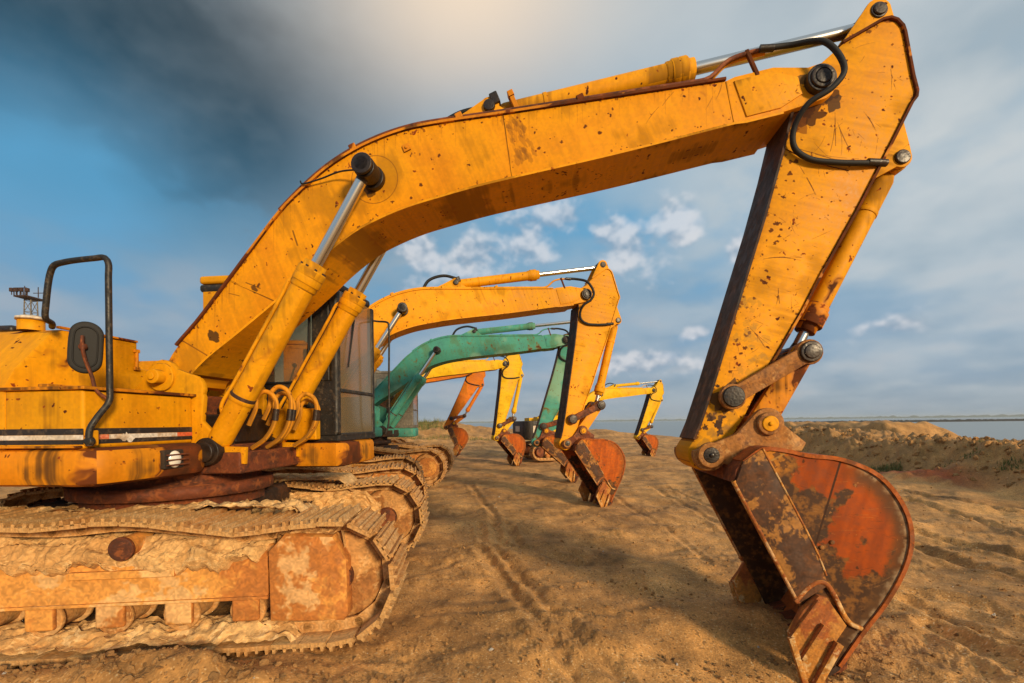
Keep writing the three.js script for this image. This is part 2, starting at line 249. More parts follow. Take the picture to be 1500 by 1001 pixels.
const M = {
  yellow: painted(YEL, { size: 768, seed: 3, grime: 0.50, rust: 0.8, chips: 80, blotch: 0.85 }),
  dirtyYellow: painted([208, 130, 12], { size: 768, seed: 41, grime: 0.95, rust: 1.2, chips: 120, pale: 0.2, blotch: 0.18 }),
  amber: painted(AMB, { seed: 9, grime: 0.34, rust: 0.6, chips: 90, blotch: 0.85 }),
  teal: painted(TEAL, { seed: 17, grime: 0.30, rust: 0.4, chips: 60, pale: 0.8, blotch: 0.9 }),
  lemon: painted(LEM, { seed: 27, grime: 0.22, rust: 0.4, chips: 40 }),
  orange: painted(ORG, { seed: 33, grime: 0.35, rust: 0.5, chips: 40 }),
  rust: flecked([104, 50, 20], 5, { second: [70, 36, 18], third: [142, 78, 32], bump: 0.004 }),
  rustOrange: flecked([150, 74, 14], 15, { second: [164, 84, 20], third: [88, 48, 18], a3: 0.55 }),
  muddySteel: flecked([184, 134, 76], 25, { second: [142, 90, 42], third: [208, 166, 112], bump: 0.006, rough: 225 }),
  trackPaint: flecked([208, 144, 66], 28, { second: [166, 98, 40], third: [218, 178, 124], f2: 2.0, f3: 3.5, bump: 0.005, size: 800, metres: 3.4, rough: 215 }),
  sandCake: flecked([206, 164, 106], 35, { second: [182, 136, 80], third: [220, 184, 130], sand: true, bump: 0.007, rough: 245, rv: 0.3, metres: 1, size: 384 }),
  grease: flecked([34, 24, 17], 45, { second: [52, 34, 20], third: [22, 17, 14], rough: 120, bump: 0.004 }),
  darkRust: flecked([58, 36, 22], 55, { second: [40, 27, 19], third: [92, 54, 26], rough: 190 }),
  blackPaint: flecked([26, 24, 22], 65, { second: [38, 33, 27], third: [96, 78, 56], f3: 26, a3: 0.55, rough: 150, size: 384, metres: 0.8 }),
  rubber: new THREE.MeshStandardMaterial({ color: '#0d0b0a', roughness: 0.7 }),
  darkInside: flecked([40, 30, 22], 75, { second: [56, 42, 28], rough: 220 }),
  chrome: new THREE.MeshStandardMaterial({ color: '#d6d4d0', metalness: 1, roughness: 0.24 }),
  glass: new THREE.MeshPhysicalMaterial({ color: '#e4dccb', transmission: 0.94, thickness: 0, roughness: 0.06, ior: 1.5, side: THREE.DoubleSide }),
  dustyGlass: new THREE.MeshPhysicalMaterial({ color: '#dccba6', transmission: 0.86, thickness: 0, roughness: 0.10, ior: 1.5, side: THREE.DoubleSide }),
  lens: new THREE.MeshPhysicalMaterial({ color: '#e8e2d4', roughness: 0.18, clearcoat: 0.8 }),
  whitePaint: flecked([214, 206, 194], 85, { second: [196, 180, 158], third: [150, 110, 70], a3: 0.4, rough: 150 }),
  redFade: flecked([206, 92, 52], 95, { second: [214, 120, 84], third: [226, 190, 170], a3: 0.5, rough: 150 }),
  stripeBlack: flecked([34, 30, 28], 99, { second: [44, 38, 34], third: [120, 96, 66], f3: 18, a3: 0.4, rough: 150 }),
  redCloth: new THREE.MeshStandardMaterial({ color: '#b23a1c', roughness: 0.9 }),
  grey: flecked([112, 104, 92], 105, { second: [92, 84, 74], third: [138, 126, 108], rough: 170 }),
  yellowHose: painted([206, 138, 30], { seed: 51, grime: 0.6, rust: 0.3, chips: 10, scratch: 0 }),
};

// ---------------------------------------------------------------- shapes of the digging arm, each in its own frame (metres)
const FOOT = [0.226, 2.032], BOOM_L = 5.72, ARM_L = 2.946, CYL_BASE = [0.669, 1.408], CYL_TOP = [2.277, 0.837];
const ARM_EAR = [-0.697, 0.306], BCYL_BASE = [0.345, 0.785], ROCK = [2.465, 0.052], ROCK_L = 0.649, LINK_L = 0.626, PIN2 = 0.49;
const boomTop = spline([[-0.05, 0.17], [0.062, 0.25], [0.374, 0.39], [0.769, 0.596], [1.126, 0.785], [1.441, 0.945], [1.716, 1.04], [1.902, 1.09], [2.104, 1.122], [2.359, 1.131], [2.669, 1.098], [2.94, 1.025], [3.468, 0.851], [4.45, 0.534], [5.119, 0.318]], 60);
const boomLow = spline([[0.06, -0.03], [0.306, 0.065], [0.674, 0.156], [1.038, 0.25], [1.377, 0.352], [1.664, 0.448], [1.969, 0.515], [2.176, 0.525], [2.425, 0.514], [2.709, 0.473], [3.054, 0.413], [3.332, 0.353], [4.144, 0.17], [5.05, -0.012]], 60);
const boomNose = [[5.194, 0.318], [5.474, 0.256], [5.70, 0.14], ...arcPts(5.72, 0, 0.135, 1.2, -1.9, 8), [5.432, -0.098], [5.13, -0.038]];
const boomOutline = [...boomTop, ...boomNose, ...boomLow.slice().reverse(), ...arcPts(0.0, 0.06, 0.13, 4.9, 2.2, 6)];
const armLeft = [[0.10, -0.13], [0.222, -0.1], [0.564, -0.082], [1.025, -0.073], [1.715, -0.08], [2.38, -0.085], [2.72, -0.095], [2.86, -0.11]];
const armRight = [[-0.366, 0.11], [-0.50, 0.25], [-0.591, 0.344], [-0.612, 0.39], [-0.605, 0.435], [-0.57, 0.485], [-0.529, 0.511], [-0.223, 0.658], [-0.121, 0.715], [-0.08, 0.722], [-0.032, 0.703], [0.424, 0.625], [0.814, 0.555], [1.37, 0.435], [1.698, 0.375], [2.015, 0.30], [2.146, 0.268], [2.361, 0.238], [2.593, 0.20], [2.78, 0.15]];
const armOutline = [...armRight, ...arcPts(ARM_L, 0, 0.135, 2.0, -2.0 , 12).map((p) => p), ...armLeft.slice().reverse(), ...arcPts(0, 0, 0.17, -1.0, -2.6, 5), [-0.20, 0.0]];
const bucketBack = spline([[0.13, -0.105], [0.294, -0.085], [0.44, -0.178], [0.545, -0.275], [0.702, -0.384], [0.818, -0.509], [0.894, -0.638], [0.928, -0.804], [0.92, -0.972], [0.866, -1.122], [0.772, -1.244], [0.64, -1.353], [0.469, -1.459], [0.273, -1.553], [0.0, -1.70]], 46);
const bucketSide = [[0.0, -0.21], ...bucketBack, [-0.06, -1.66], [-0.04, -1.42], [-0.03, -1.166]];

function edgeWear(K, line, r, n, down) {      // chips and rust crowd along the plate edges; run-off streaks start at the upper one
  const at = (t) => { const k = t * (line.length - 1), i = Math.min(line.length - 2, Math.floor(k)), f = k - i; return [lerp(line[i][0], line[i + 1][0], f), lerp(line[i][1], line[i + 1][1], f)]; };
  for (let i = 0; i < n; i++) { const [x, y] = at(r()), o = 0.03 * r() ** 2, t = r() * 6.3; K.blot(x + o * Math.cos(t), y + o * Math.sin(t), 0.004 + 0.012 * r() ** 2, r() < 0.6 ? '84,44,16' : '120,66,18', 220, 0.7, i, 0.6 + r()); }
  if (down !== null) for (let i = 0; i < 70; i++) { let [x, y] = at(r()); const l = 0.08 + 0.3 * r() * r(), a = -Math.PI / 2 + down, w = 0.004 + 0.010 * r(); for (let k = 0; k < 5; k++) { const nx = x + l / 5 * Math.cos(a), ny = y + l / 5 * Math.sin(a); K.line([[x, y], [nx, ny]], w * (1 - k / 7), '120,70,16', 0.16, 185); x = nx; y = ny; } }
}
function boomMaterial() {
  const mw = 6.1, mh = 1.5, S = surfaceCanvases(1664, 410, mw, mh, paintAt([224, 148, 2], { seed: 61, grime: 0.36, rust: 0.15, blotch: 1.0 })), K = marks(S, mw, mh, -0.2, -0.2), r = mulberry(77);
  for (let i = 0; i < 40; i++) K.blot(0.1 + r() * 5.6, r() * 1.2, 0.002 + 0.007 * r() ** 3, RUST.join(), 220, 0.8, i, 0.7 + r());
  // weld seams
  for (const s of [[[3.46, 0.85], [3.33, 0.35]], [[5.12, 0.31], [5.05, -0.01]], [[0.77, 0.6], [1.08, 0.26]], [[0.16, 0.30], [0.33, 0.08]]]) { K.line(s, 0.012, '150,92,20', 0.6, 170); K.line(s, 0.004, '60,34,12', 0.75); }
  const ring = []; for (let i = 0; i <= 40; i++) ring.push([2.28 + 0.20 * Math.cos(i / 40 * 6.28), 0.84 + 0.20 * Math.sin(i / 40 * 6.28)]); K.line(ring, 0.005, '98,54,14', 0.7);
  K.blot(2.2, 0.83, 0.10, '46,30,18', 120, 0.55, 4); K.blot(2.24, 0.76, 0.06, '36,24,16', 110, 0.6, 9);
  for (const [x, y] of [[2.62, 0.96], [2.62, 0.62], [2.50, 0.56], [2.35, 0.60], [2.85, 0.78], [1.0, 0.45], [3.8, 0.44], [4.02, 0.47], [4.1, 0.38], [3.62, 0.48]]) K.blot(x, y, 0.012 + 0.012 * r(), RUST.join(), 220, 0.85, x * 9);
  K.line([[0.90, 0.52], [1.0, 0.42]], 0.008, '70,40,14', 0.7); K.line([[0.72, 0.50], [0.80, 0.44]], 0.006, '70,40,14', 0.6); K.blot(0.95, 0.45, 0.03, '60,34,14', 200, 0.7, 31, 1.6); K.blot(0.45, 0.22, 0.05, '52,34,18', 180, 0.75, 12, 1.5);
  K.line([[1.45, 0.62], [1.46, 0.75]], 0.012, '80,44,14', 0.7); K.blot(1.80, 0.62, 0.04, '170,84,16', 190, 0.5, 8, 1.7);
  for (const [x, y] of [[4.45, 0.28], [4.6, 0.34], [4.9, 0.18], [5.0, 0.22], [5.25, 0.12], [5.4, 0.08]]) K.scratch(x, y, 0.65, 0.16, 0.005, '110,64,18', 0.75, r);
  for (let i = 0; i < 26; i++) { const x = 3.42 + 0.16 * r(), y = 0.42 + 0.4 * r(); K.blot(x, y, 0.012 + 0.02 * r(), '110,66,22', 190, 0.30, i, 2.4); }
  K.blot(5.5, 0.08, 0.05, '64,40,20', 150, 0.5, 3); K.blot(5.66, 0.02, 0.10, '44,30,18', 120, 0.6, 6);
  edgeWear(K, boomTop, r, 200, -0.384); edgeWear(K, boomLow, r, 160, null);
  const m = new THREE.MeshPhysicalMaterial({ map: texOf(S.a, true, THREE.ClampToEdgeWrapping), roughnessMap: texOf(S.b, false, THREE.ClampToEdgeWrapping), roughness: 1, specularIntensity: 0.45 });
  m.userData.uv = [-0.2, -0.2, mw, mh]; return m;
}
function armMaterial() {
  const mw = 4.0, mh = 1.1, S = surfaceCanvases(1536, 422, mw, mh, paintAt([224, 150, 2], { seed: 71, grime: 0.34, rust: 0.3, blotch: 1.0 })), K = marks(S, mw, mh, -0.8, -0.25), r = mulberry(99);
  for (let i = 0; i < 170; i++) { const x = -0.5 + r() * 3.3, y = -0.05 + r() * (0.72 - 0.16 * x); K.blot(x, y, 0.0025 + 0.008 * r() ** 3, '110,58,16', 220, 0.8, i, 0.5 + r()); }
  for (let i = 0; i < 70; i++) { const x = -0.4 + r() * 3.0, y = r() * (0.62 - 0.16 * x); K.scratch(x, y, r() * 6.3, 0.04 + 0.16 * r() * r(), 0.0035, '98,54,14', 0.6, r); }
  // long scratches and cracks
  for (const [x, y, t, l] of [[0.47, -0.02, 1.45, 0.40], [0.22, 0.24, 0.6, 0.26], [1.36, 0.0, 2.0, 0.28], [1.55, 0.17, 0.3, 0.14], [0.1, 0.40, 0.9, 0.18], [0.6, 0.06, 0.8, 0.26], [-0.25, 0.5, 0.4, 0.16], [1.9, 0.05, 1.0, 0.2], [0.15, 0.2, 0.3, 0.3]]) { K.scratch(x, y, t, l, 0.007, '92,50,14', 0.85, r); K.scratch(x, y, t, l, 0.004, '70,38,12', 0.8, r); }
  for (let i = 0; i < 40; i++) { const x = 0.5 + 2.2 * r(); K.blot(x, -0.03 + 0.10 * r(), 0.006 + 0.014 * r(), RUST.join(), 225, 0.8, i + 50, 1.2); }
  // bare brown patch under the boom pin
  for (let i = 0; i < 60; i++) { const u = r(), v = r(); K.blot(-0.02 + 0.36 * u, -0.16 + (0.34 - 0.2 * u) * v, 0.02 + 0.035 * r(), r() < 0.7 ? '78,42,20' : '58,34,18', 220, 0.75, i * 3); } K.blot(0.2, 0.05, 0.12, '66,36,18', 220, 0.8, 3); K.blot(0.08, 0.16, 0.07, '52,32,18', 170, 0.75, 5); K.blot(0.30, -0.03, 0.08, '120,66,24', 220, 0.6, 9);
  // grey scuffs at the lower end, dark oil spots round the link pin
  for (const [x, y, q] of [[1.95, 0.05, 0.10], [2.05, 0.17, 0.09], [1.75, -0.01, 0.08], [2.2, 0.12, 0.07]]) for (let i = 0; i < 7; i++) K.blot(x + (r() - 0.5) * q * 2, y + (r() - 0.5) * q * 2, q * (0.2 + 0.4 * r()), '150,118,84', 200, 0.30, x * 7 + i);
  K.blot(2.46, 0.05, 0.13, '60,36,18', 150, 0.75, 2); K.blot(2.46, 0.05, 0.10, '30,21,15', 110, 0.85, 8);
  for (const [x, y, q] of [[2.66, -0.04, 0.035], [2.70, 0.03, 0.05], [2.62, -0.02, 0.02], [2.74, -0.06, 0.025], [2.64, 0.04, 0.03], [2.28, 0.2, 0.022], [2.40, -0.06, 0.02], [2.76, 0.06, 0.03]]) K.blot(x, y, q, '48,27,16', 150, 0.92, x * 31);
  for (let i = 0; i < 24; i++) K.blot(2.6 + 0.4 * r(), -0.1 + 0.24 * r(), 0.02 + 0.04 * r(), '150,110,62', 225, 0.35, i + 11);
  edgeWear(K, armLeft, r, 160, null); edgeWear(K, armRight, r, 200, null);
  const m = new THREE.MeshPhysicalMaterial({ map: texOf(S.a, true, THREE.ClampToEdgeWrapping), roughnessMap: texOf(S.b, false, THREE.ClampToEdgeWrapping), roughness: 1, specularIntensity: 0.45 });
  m.userData.uv = [-0.8, -0.25, mw, mh]; return m;
}
function bucketMaterial(plain) {
  const mw = 1.5, mh = 2.1, S = surfaceCanvases(plain ? 320 : 600, plain ? 448 : 840, mw, mh, (x, y) => {
    const X = x - 0.45, Y = y - 1.95, a = 1.35 * fbmV(X * 3 + 4, Y * 3, 6, 0.66), f = fbmV(X * 22, Y * 22, 3, 0.7), st = fbmV(X * 2 + Y * 1.5, (Y - X) * 9, 3);
    // worn metal colours: orange flash rust on the plain panel, brown scale round it, pale lime along the curved edge
    let c = mix3(plain ? [176, 84, 16] : [152, 66, 8], plain ? [156, 72, 12] : [132, 56, 6], sstep(-0.3, 0.4, st)), ro = 190;
    let edge = 9; for (let i = 0; i < bucketBack.length; i += 2) edge = Math.min(edge, Math.hypot(X - bucketBack[i][0], Y - bucketBack[i][1]));
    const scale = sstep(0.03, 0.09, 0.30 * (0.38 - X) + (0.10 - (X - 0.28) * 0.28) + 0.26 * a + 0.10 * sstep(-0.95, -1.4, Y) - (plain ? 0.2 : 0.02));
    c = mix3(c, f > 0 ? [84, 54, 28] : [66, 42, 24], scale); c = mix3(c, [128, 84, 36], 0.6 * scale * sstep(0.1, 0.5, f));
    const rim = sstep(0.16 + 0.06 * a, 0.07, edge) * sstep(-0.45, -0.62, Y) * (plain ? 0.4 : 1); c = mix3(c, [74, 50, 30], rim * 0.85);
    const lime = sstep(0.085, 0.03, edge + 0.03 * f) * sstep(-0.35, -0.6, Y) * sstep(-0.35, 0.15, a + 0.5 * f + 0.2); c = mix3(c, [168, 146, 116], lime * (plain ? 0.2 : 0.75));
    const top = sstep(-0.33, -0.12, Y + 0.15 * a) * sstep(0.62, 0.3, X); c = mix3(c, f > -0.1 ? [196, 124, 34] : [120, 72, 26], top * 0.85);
    const k = 1 + 0.12 * f + 0.08 * a; return [c[0] * k, c[1] * k, c[2] * k, ro + 25 * f];
  }), K = marks(S, mw, mh, -0.45, -1.95);
  { const r = mulberry(plain ? 8 : 9); for (let i = 0; i < 120; i++) K.scratch(0.1 + 0.8 * r(), -0.3 - 1.2 * r(), -0.9 + 0.7 * r(), 0.05 + 0.25 * r() * r(), 0.003, r() < 0.5 ? '176,130,84' : '60,34,18', 0.45, r); for (let i = 0; i < 90; i++) K.blot(0.05 + 0.85 * r(), -0.2 - 1.4 * r(), 0.003 + 0.012 * r() ** 3, r() < 0.6 ? '58,34,18' : '170,118,64', 220, 0.7, i); }
  if (!plain) { K.line([[0.28, -0.86], [0.42, -0.72], [0.58, -0.56], [0.72, -0.42]], 0.014, '52,30,16', 0.9); K.line([[0.26, -0.2], [0.46, -0.2]], 0.012, '170,130,70', 0.7); }
  const m = new THREE.MeshPhysicalMaterial({ map: texOf(S.a, true, THREE.ClampToEdgeWrapping), roughnessMap: texOf(S.b, false, THREE.ClampToEdgeWrapping), roughness: 1, specularIntensity: 0.45 });
  m.userData.uv = [-0.45, -1.95, mw, mh]; return m;
}
const BOOM_MAT = boomMaterial(), ARM_MAT = armMaterial(), BUCKET_MAT = bucketMaterial(false), BUCKET_PLAIN = bucketMaterial(true);
M.bucketStrip = flecked([96, 58, 28], 111, { second: [66, 42, 26], third: [188, 128, 52], f2: 3, f3: 8, bump: 0.005, metres: 1.5, size: 384 });
M.cutter = flecked([176, 116, 44], 121, { second: [140, 70, 22], third: [206, 176, 132], f2: 5, f3: 9, bump: 0.006, metres: 0.9 });
const onPlane = (g, m) => (m.userData.uv ? planarUV(g, ...m.userData.uv) : g);

// hydraulic ram from a to b (both in the parent's frame): barrel of length lb, bright rod for the rest
function ram(name, parent, a, b, lb, r, rr, paintMat, o = {}) {
  const L = a.distanceTo(b), e = b.clone().sub(a).normalize(), at = (t) => a.clone().addScaledVector(e, t), w = o.eye || 0.11;
  const barrel = obj(name, [turned(a, b, [[0.06, 0], [0.06, r * 0.8], [0.12, r], [lb - 0.02, r], [lb, r * 0.96]], 28), zcyl(a.x, a.y, a.z - w, a.z + w, r * 1.0, 24), turned(at(lb * 0.28), b, [[0, r], [0, r * 1.07], [0.03, r * 1.07], [0.03, r]], 24)], paintMat, parent);
  const s = o.head || 1.22;
  obj('gland', [turned(at(lb - 0.16), b, [[0, r], [0.012, r * 1.12], [0.05, r * 1.12], [0.055, r * s], [0.10, r * s], [0.105, r * s * 0.97], [0.115, r * s * 0.97], [0.12, r * s], [0.17, r * s], [0.18, r * s * 0.94], [0.18, r * 0.98], [0.235, r * 0.95], [0.24, rr]], 28)], o.headMat || paintMat, barrel);
  for (let k = 0; k < 8; k++) { const t = k / 8 * 6.283, q = new THREE.Quaternion().setFromUnitVectors(V3(0, 1, 0), e), d = V3(Math.cos(t), 0, Math.sin(t)).applyQuaternion(q).multiplyScalar(r * s * 0.84); if (o.bolts) obj('bolt', rod(at(lb + 0.015).add(d), at(lb + 0.035).add(d), 0.011, 0.011, 6), M.darkRust, barrel); }
  obj('rod', [rod(at(lb + 0.04), at(L - 0.07), rr, rr, 24)], M.chrome, barrel);
  obj('rod_eye', [rod(at(L - 0.12), at(L - 0.03), rr * 0.95, rr * 1.25, 20), zcyl(b.x, b.y, b.z - w, b.z + w, rr * 1.9, 24)], o.eyeMat || M.grease, barrel);
  if (o.pipe) { const n = V3(-e.y, e.x, 0).multiplyScalar(r * 1.28), zo = V3(0, 0, o.pipe); obj('oil_pipe', [tube([at(0.30).addScaledVector(n, 0.7), at(0.36).add(n).add(zo), at(0.6).add(n).add(zo), at(lb - 0.3).add(n).add(zo), at(lb - 0.14).add(n).add(zo), at(lb - 0.10).addScaledVector(n, 0.75)], 0.016, 8, 40)], paintMat, barrel);
    obj('clamp', [turned(at(0.5), b, [[0, r], [0, r * 1.06], [0.035, r * 1.06], [0.035, r]], 24), rod(at(0.51).addScaledVector(n, 0.8), at(0.51).addScaledVector(n, 1.2), 0.03, 0.03, 8)], M.darkRust, barrel); }
  return barrel;
}
function circleMeet(p, r, q, s, sign) { const dx = q[0] - p[0], dy = q[1] - p[1], d = Math.hypot(dx, dy), a = (d * d + r * r - s * s) / (2 * d), h = Math.sqrt(Math.max(0, r * r - a * a)); return [p[0] + (a * dx - sign * h * dy) / d, p[1] + (a * dy + sign * h * dx) / d]; }

// ---------------------------------------------------------------- undercarriage
const PITCH = 0.19;
const trackLoop = (() => {
  const pts = [];
  for (let i = 0; i <= 20; i++) { const a = -Math.PI / 2 + Math.PI * i / 20; pts.push([1.95 + 0.38 * Math.cos(a), 0.47 + 0.38 * Math.sin(a)]); }
  pts.push([1.7, 0.835], [1.3, 0.80], [0.95, 0.845], [0.5, 0.90], [0.0, 0.875], [-0.6, 0.90], [-1.2, 0.87], [-1.6, 0.87]);
  for (let i = 0; i <= 20; i++) { const a = Math.PI / 2 + Math.PI * i / 20; pts.push([-1.9 + 0.37 * Math.cos(a), 0.47 + 0.37 * Math.sin(a)]); }
  pts.push([-1.2, 0.085], [0, 0.08], [1.2, 0.085]);
  const c = new THREE.CatmullRomCurve3(pts.map((p) => V3(p[0], p[1], 0)), true, 'centripetal'); c.arcLengthDivisions = 2000; return c;
})();
const NSHOE = Math.round(trackLoop.getLength() / PITCH);
const shoeGeom = (() => {
  const bar = (x, h, w) => plate([[x - w, 0.0], [x + w, 0.0], [x + w * 0.55, h], [x - w * 0.55, h]], -0.3, 0.3, 0);
  const base = plate([[-0.088, -0.020], [0.094, -0.020], [0.102, 0.0], [0.094, 0.012], [-0.088, 0.012], [-0.098, 0.0]], -0.3, 0.3, 0);
  return merge([base, bar(-0.066, 0.044, 0.015), bar(0.002, 0.034, 0.014), bar(0.074, 0.044, 0.015)]);
})();
const linkGeom = merge([-1, 1].map((s) => plate(linkShape([-0.085, 0], 0.045, [0.085, 0], 0.045), s * 0.09 - 0.02, s * 0.09 + 0.02, 0.004)).concat([zcyl(-0.095, 0, -0.09, 0.09, 0.03, 10, 0.002)]));
function trackSide(g, zc, near, o) {
  const mats = [];
  for (let i = 0; i < NSHOE; i++) { const u = (i + 0.3) / NSHOE, p = trackLoop.getPointAt(u), t = trackLoop.getTangentAt(u); mats.push(new THREE.Matrix4().makeRotationZ(Math.atan2(t.y, t.x) + Math.PI).setPosition(p.x, p.y, zc)); }
  const off = new THREE.Matrix4().makeTranslation(0, 0.055, 0), chain = mats.map((m) => linkGeom.clone().applyMatrix4(m));
  const shoes = mats.map((m) => m.clone().multiply(off));
  const tr = obj('track', o.shoes ? chain : chain.concat(shoes.map((m) => shoeGeom.clone().applyMatrix4(m))), o.shoes ? M.muddySteel : o.shoeMat, g);
  const rr = mulberry(zc > 0 ? 5 : 6);
  if (o.shoes) shoes.forEach((m) => { const s = new THREE.Mesh(shoeGeom, rr() < 0.7 ? o.shoeMat : M.muddySteel); s.name = 'track_shoe'; s.castShadow = s.receiveShadow = true; s.applyMatrix4(m); s.rotateZ((rr() - 0.5) * 0.06); tr.add(s); });
  const s = Math.sign(zc), zo = zc + s * 0.19, zi = zc - s * 0.17, lo = Math.min(zo, zi), hi = Math.max(zo, zi);
  const prof = [[lo, 0.37], [hi, 0.37], [hi, 0.64], [hi - (s > 0 ? 0.12 : 0), 0.72], [lo + (s > 0 ? 0 : 0.12), 0.72], [lo, s > 0 ? 0.70 : 0.64]];
  const fr = plate(prof.map(([z, y]) => [z, y]), -1.62, 1.475, 0.012).applyMatrix4(new THREE.Matrix4().set(0, 0, 1, 0, 0, 1, 0, 0, -1, 0, 0, 0, 0, 0, 0, 1).multiply(new THREE.Matrix4().makeScale(-1, 1, 1)));
  const frame = obj('track_frame', [flipIf(fr)], o.frameMat, g);
  obj('frame_flange', [box(-1.66, 1.475, 0.345, 0.368, lo - 0.012, hi + 0.012, 0.006)], o.frameMat, frame);
  if (near) {
    obj('step_bar', [box(0.15, 0.85, 0.545, 0.60, zo, zo + 0.035, 0.008)], o.frameMat, frame);
    obj('seam_plate', [box(-0.62, -0.60, 0.38, 0.66, zo - 0.004, zo + 0.006, 0.002)], M.rust, frame);
  }
  // idler with its guard box, sprocket, rollers
  const id = obj('idler', [turned(V3(1.95, 0.47, zc - 0.10), V3(1.95, 0.47, zc + 0.10), [[0, 0], [0, 0.30], [0.02, 0.335], [0.06, 0.335], [0.06, 0.355], [0.14, 0.355], [0.14, 0.335], [0.18, 0.335], [0.2, 0.30], [0.2, 0]], 40)], M.muddySteel, g);
  obj('hub', [zcyl(1.95, 0.47, zc - 0.20, zc + 0.20, o.hub || 0.12, 28)], o.hubMat || M.rust, id);
  if (near && !o.noGuard) obj('idler_guard', [plate([[1.50, 0.19], [2.02, 0.17], [2.06, 0.22], [2.05, 0.62], [1.95, 0.80], [1.60, 0.82], [1.49, 0.70]], s > 0 ? zo - 0.10 : zo - 0.05, s > 0 ? zo + 0.05 : zo + 0.10, 0.03)], o.frameMat, g);
  const teeth = []; for (let k = 0; k < 21; k++) { const a = k / 21 * 6.283; teeth.push([-1.9 + 0.36 * Math.cos(a), 0.47 + 0.36 * Math.sin(a)], [-1.9 + 0.30 * Math.cos(a + 0.15), 0.47 + 0.30 * Math.sin(a + 0.15)]); }
  obj('sprocket', [plate(teeth, zc - 0.035, zc + 0.035, 0.006), zcyl(-1.9, 0.47, zc - 0.20, zc + 0.20, 0.22)], M.rust, g);
  for (let k = 0; k < 7; k++) { const x = -1.45 + k * 0.46; const ro = obj('track_roller', [zcyl(x, 0.25, zc - 0.15, zc + 0.15, 0.095), zcyl(x, 0.25, zc - 0.15, zc - 0.11, 0.125), zcyl(x, 0.25, zc + 0.11, zc + 0.15, 0.125)], M.muddySteel, g); obj('roller_bracket', [box(x - 0.095, x + 0.095, 0.185, 0.35, Math.min(zo, zo - s * 0.045), Math.max(zo, zo - s * 0.045), 0.02)], o.frameMat, ro); }
  for (const x of [0.5, -0.6]) { const c = obj('carrier_roller', [zcyl(x, 0.76, zc - 0.14, zc + 0.16 * (s > 0 ? 1.35 : 1), 0.075), zcyl(x, 0.76, zc - 0.14, zc - 0.10, 0.09)], o.frameMat, g); obj('roller_cap', [zcyl(x, 0.755, Math.min(zc + s * 0.2, zc + s * 0.235), Math.max(zc + s * 0.2, zc + s * 0.235), 0.085)], M.rust, c); }
}
function flipIf(g) { // keep outward faces after a mirroring matrix
  const p = g.attributes.position; g = g.index ? g.toNonIndexed() : g; const q = g.attributes.position;
  for (const k of Object.keys(g.attributes)) { const at = g.attributes[k], n = at.itemSize; for (let i = 0; i < at.count; i += 3) for (let c = 0; c < n; c++) { const t = at.array[(i + 1) * n + c]; at.array[(i + 1) * n + c] = at.array[(i + 2) * n + c]; at.array[(i + 2) * n + c] = t; } }
  g.computeVertexNormals(); return g;
}
function sandHeaps(g) {     // sand caked on the near track frame and shelf
  const lump = (x, z, s) => 0.55 * fbm2(x * 2.3 + s, z * 5, 3, 0.5) + 0.35 * (0.5 - Math.abs(fbm2(x * 6 + s, z * 8, 2))) + 0.10 * fbm2(x * 19 + s, z * 19, 3, 0.6);
  const bank = (zb, zf, yb, yf, x0, x1, amp, s, hole) => sheet((u, v) => {
    const x = lerp(x0, x1, u), z = lerp(zb, zf, v), e = sstep(0, 0.06, u) * sstep(1, 0.94, u), ed = Math.sin(Math.PI * clamp(v * 0.9 + 0.05));
    let y = lerp(yb, yf, v) + amp * (0.35 + lump(x, z, s)) * e * (0.45 + 0.55 * ed) - (1 - e) * 0.14;
    if (hole) y -= 0.10 * Math.exp(-((x - hole) ** 2) / 0.012) * sstep(0.55, 0.8, v);
    return [x, y, z + 0.03 * n2(x * 7 + s, v * 5)];
  }, 170, 22);
  const prof = [[0.90, 0.80], [1.10, 0.79], [1.22, 0.74], [1.30, 0.66], [1.325, 0.58], [1.305, 0.47]];
  obj('caked_sand', [sheet((u, v) => {
    const x = lerp(-1.78, 1.47, u), k = Math.min(4.999, v * 5), i = Math.floor(k), f = k - i, e = sstep(0, 0.03, u) * sstep(1, 0.97, u), low = 0.5 + 0.9 * fbm2(x * 2.2, 7, 4, 0.6), cap = Math.exp(-((x - 0.5) ** 2) / 0.010);
    let z = lerp(prof[i][0], prof[i + 1][0], f), y = lerp(prof[i][1], prof[i + 1][1], f);
    const d = (0.02 + 0.12 * lump(x, z + v * 0.25, 1) + 0.012 * n2(x * 21, v * 13)) * e; y += 0.8 * d + sstep(0.55, 1, v) * 0.16 * clamp(1 - low) + cap * -0.05 * sstep(0.3, 0.6, v); z += (v > 0.5 ? 0.55 : 0.1) * d - sstep(0.86, 1, v) * 0.06 - cap * 0.05 * sstep(0.4, 0.8, v) - (1 - e) * 0.1;
    return [x, y, z];
  }, 260, 34)], M.sandCake, g);
  obj('caked_sand', [bank(1.08, 1.385, 0.13, 0.06, -1.85, 1.80, 0.12, 44)], M.sandCake, g);
  obj('caked_sand', [bank(1.02, 1.27, 0.845, 0.795, 1.51, 2.02, 0.07, 9)], M.sandCake, g);
  obj('caked_sand', [bank(0.50, 1.0, 0.86, 0.95, -1.8, 1.75, 0.12, 4)], M.sandCake, g);
  obj('caked_sand', [bank(-1.36, -0.80, 0.98, 0.96, -1.6, 1.6, 0.05, 14)], M.sandCake, g);
  obj('caked_sand', [bank(-0.9, 0.6, 0.62, 0.66, -1.2, 1.3, 0.28, 24)], M.sandCake, g);
  obj('caked_sand', [bank(-0.86, -0.78, 0.80, 0.50, -1.4, 1.9, 0.10, 34)], M.sandCake, g);
}

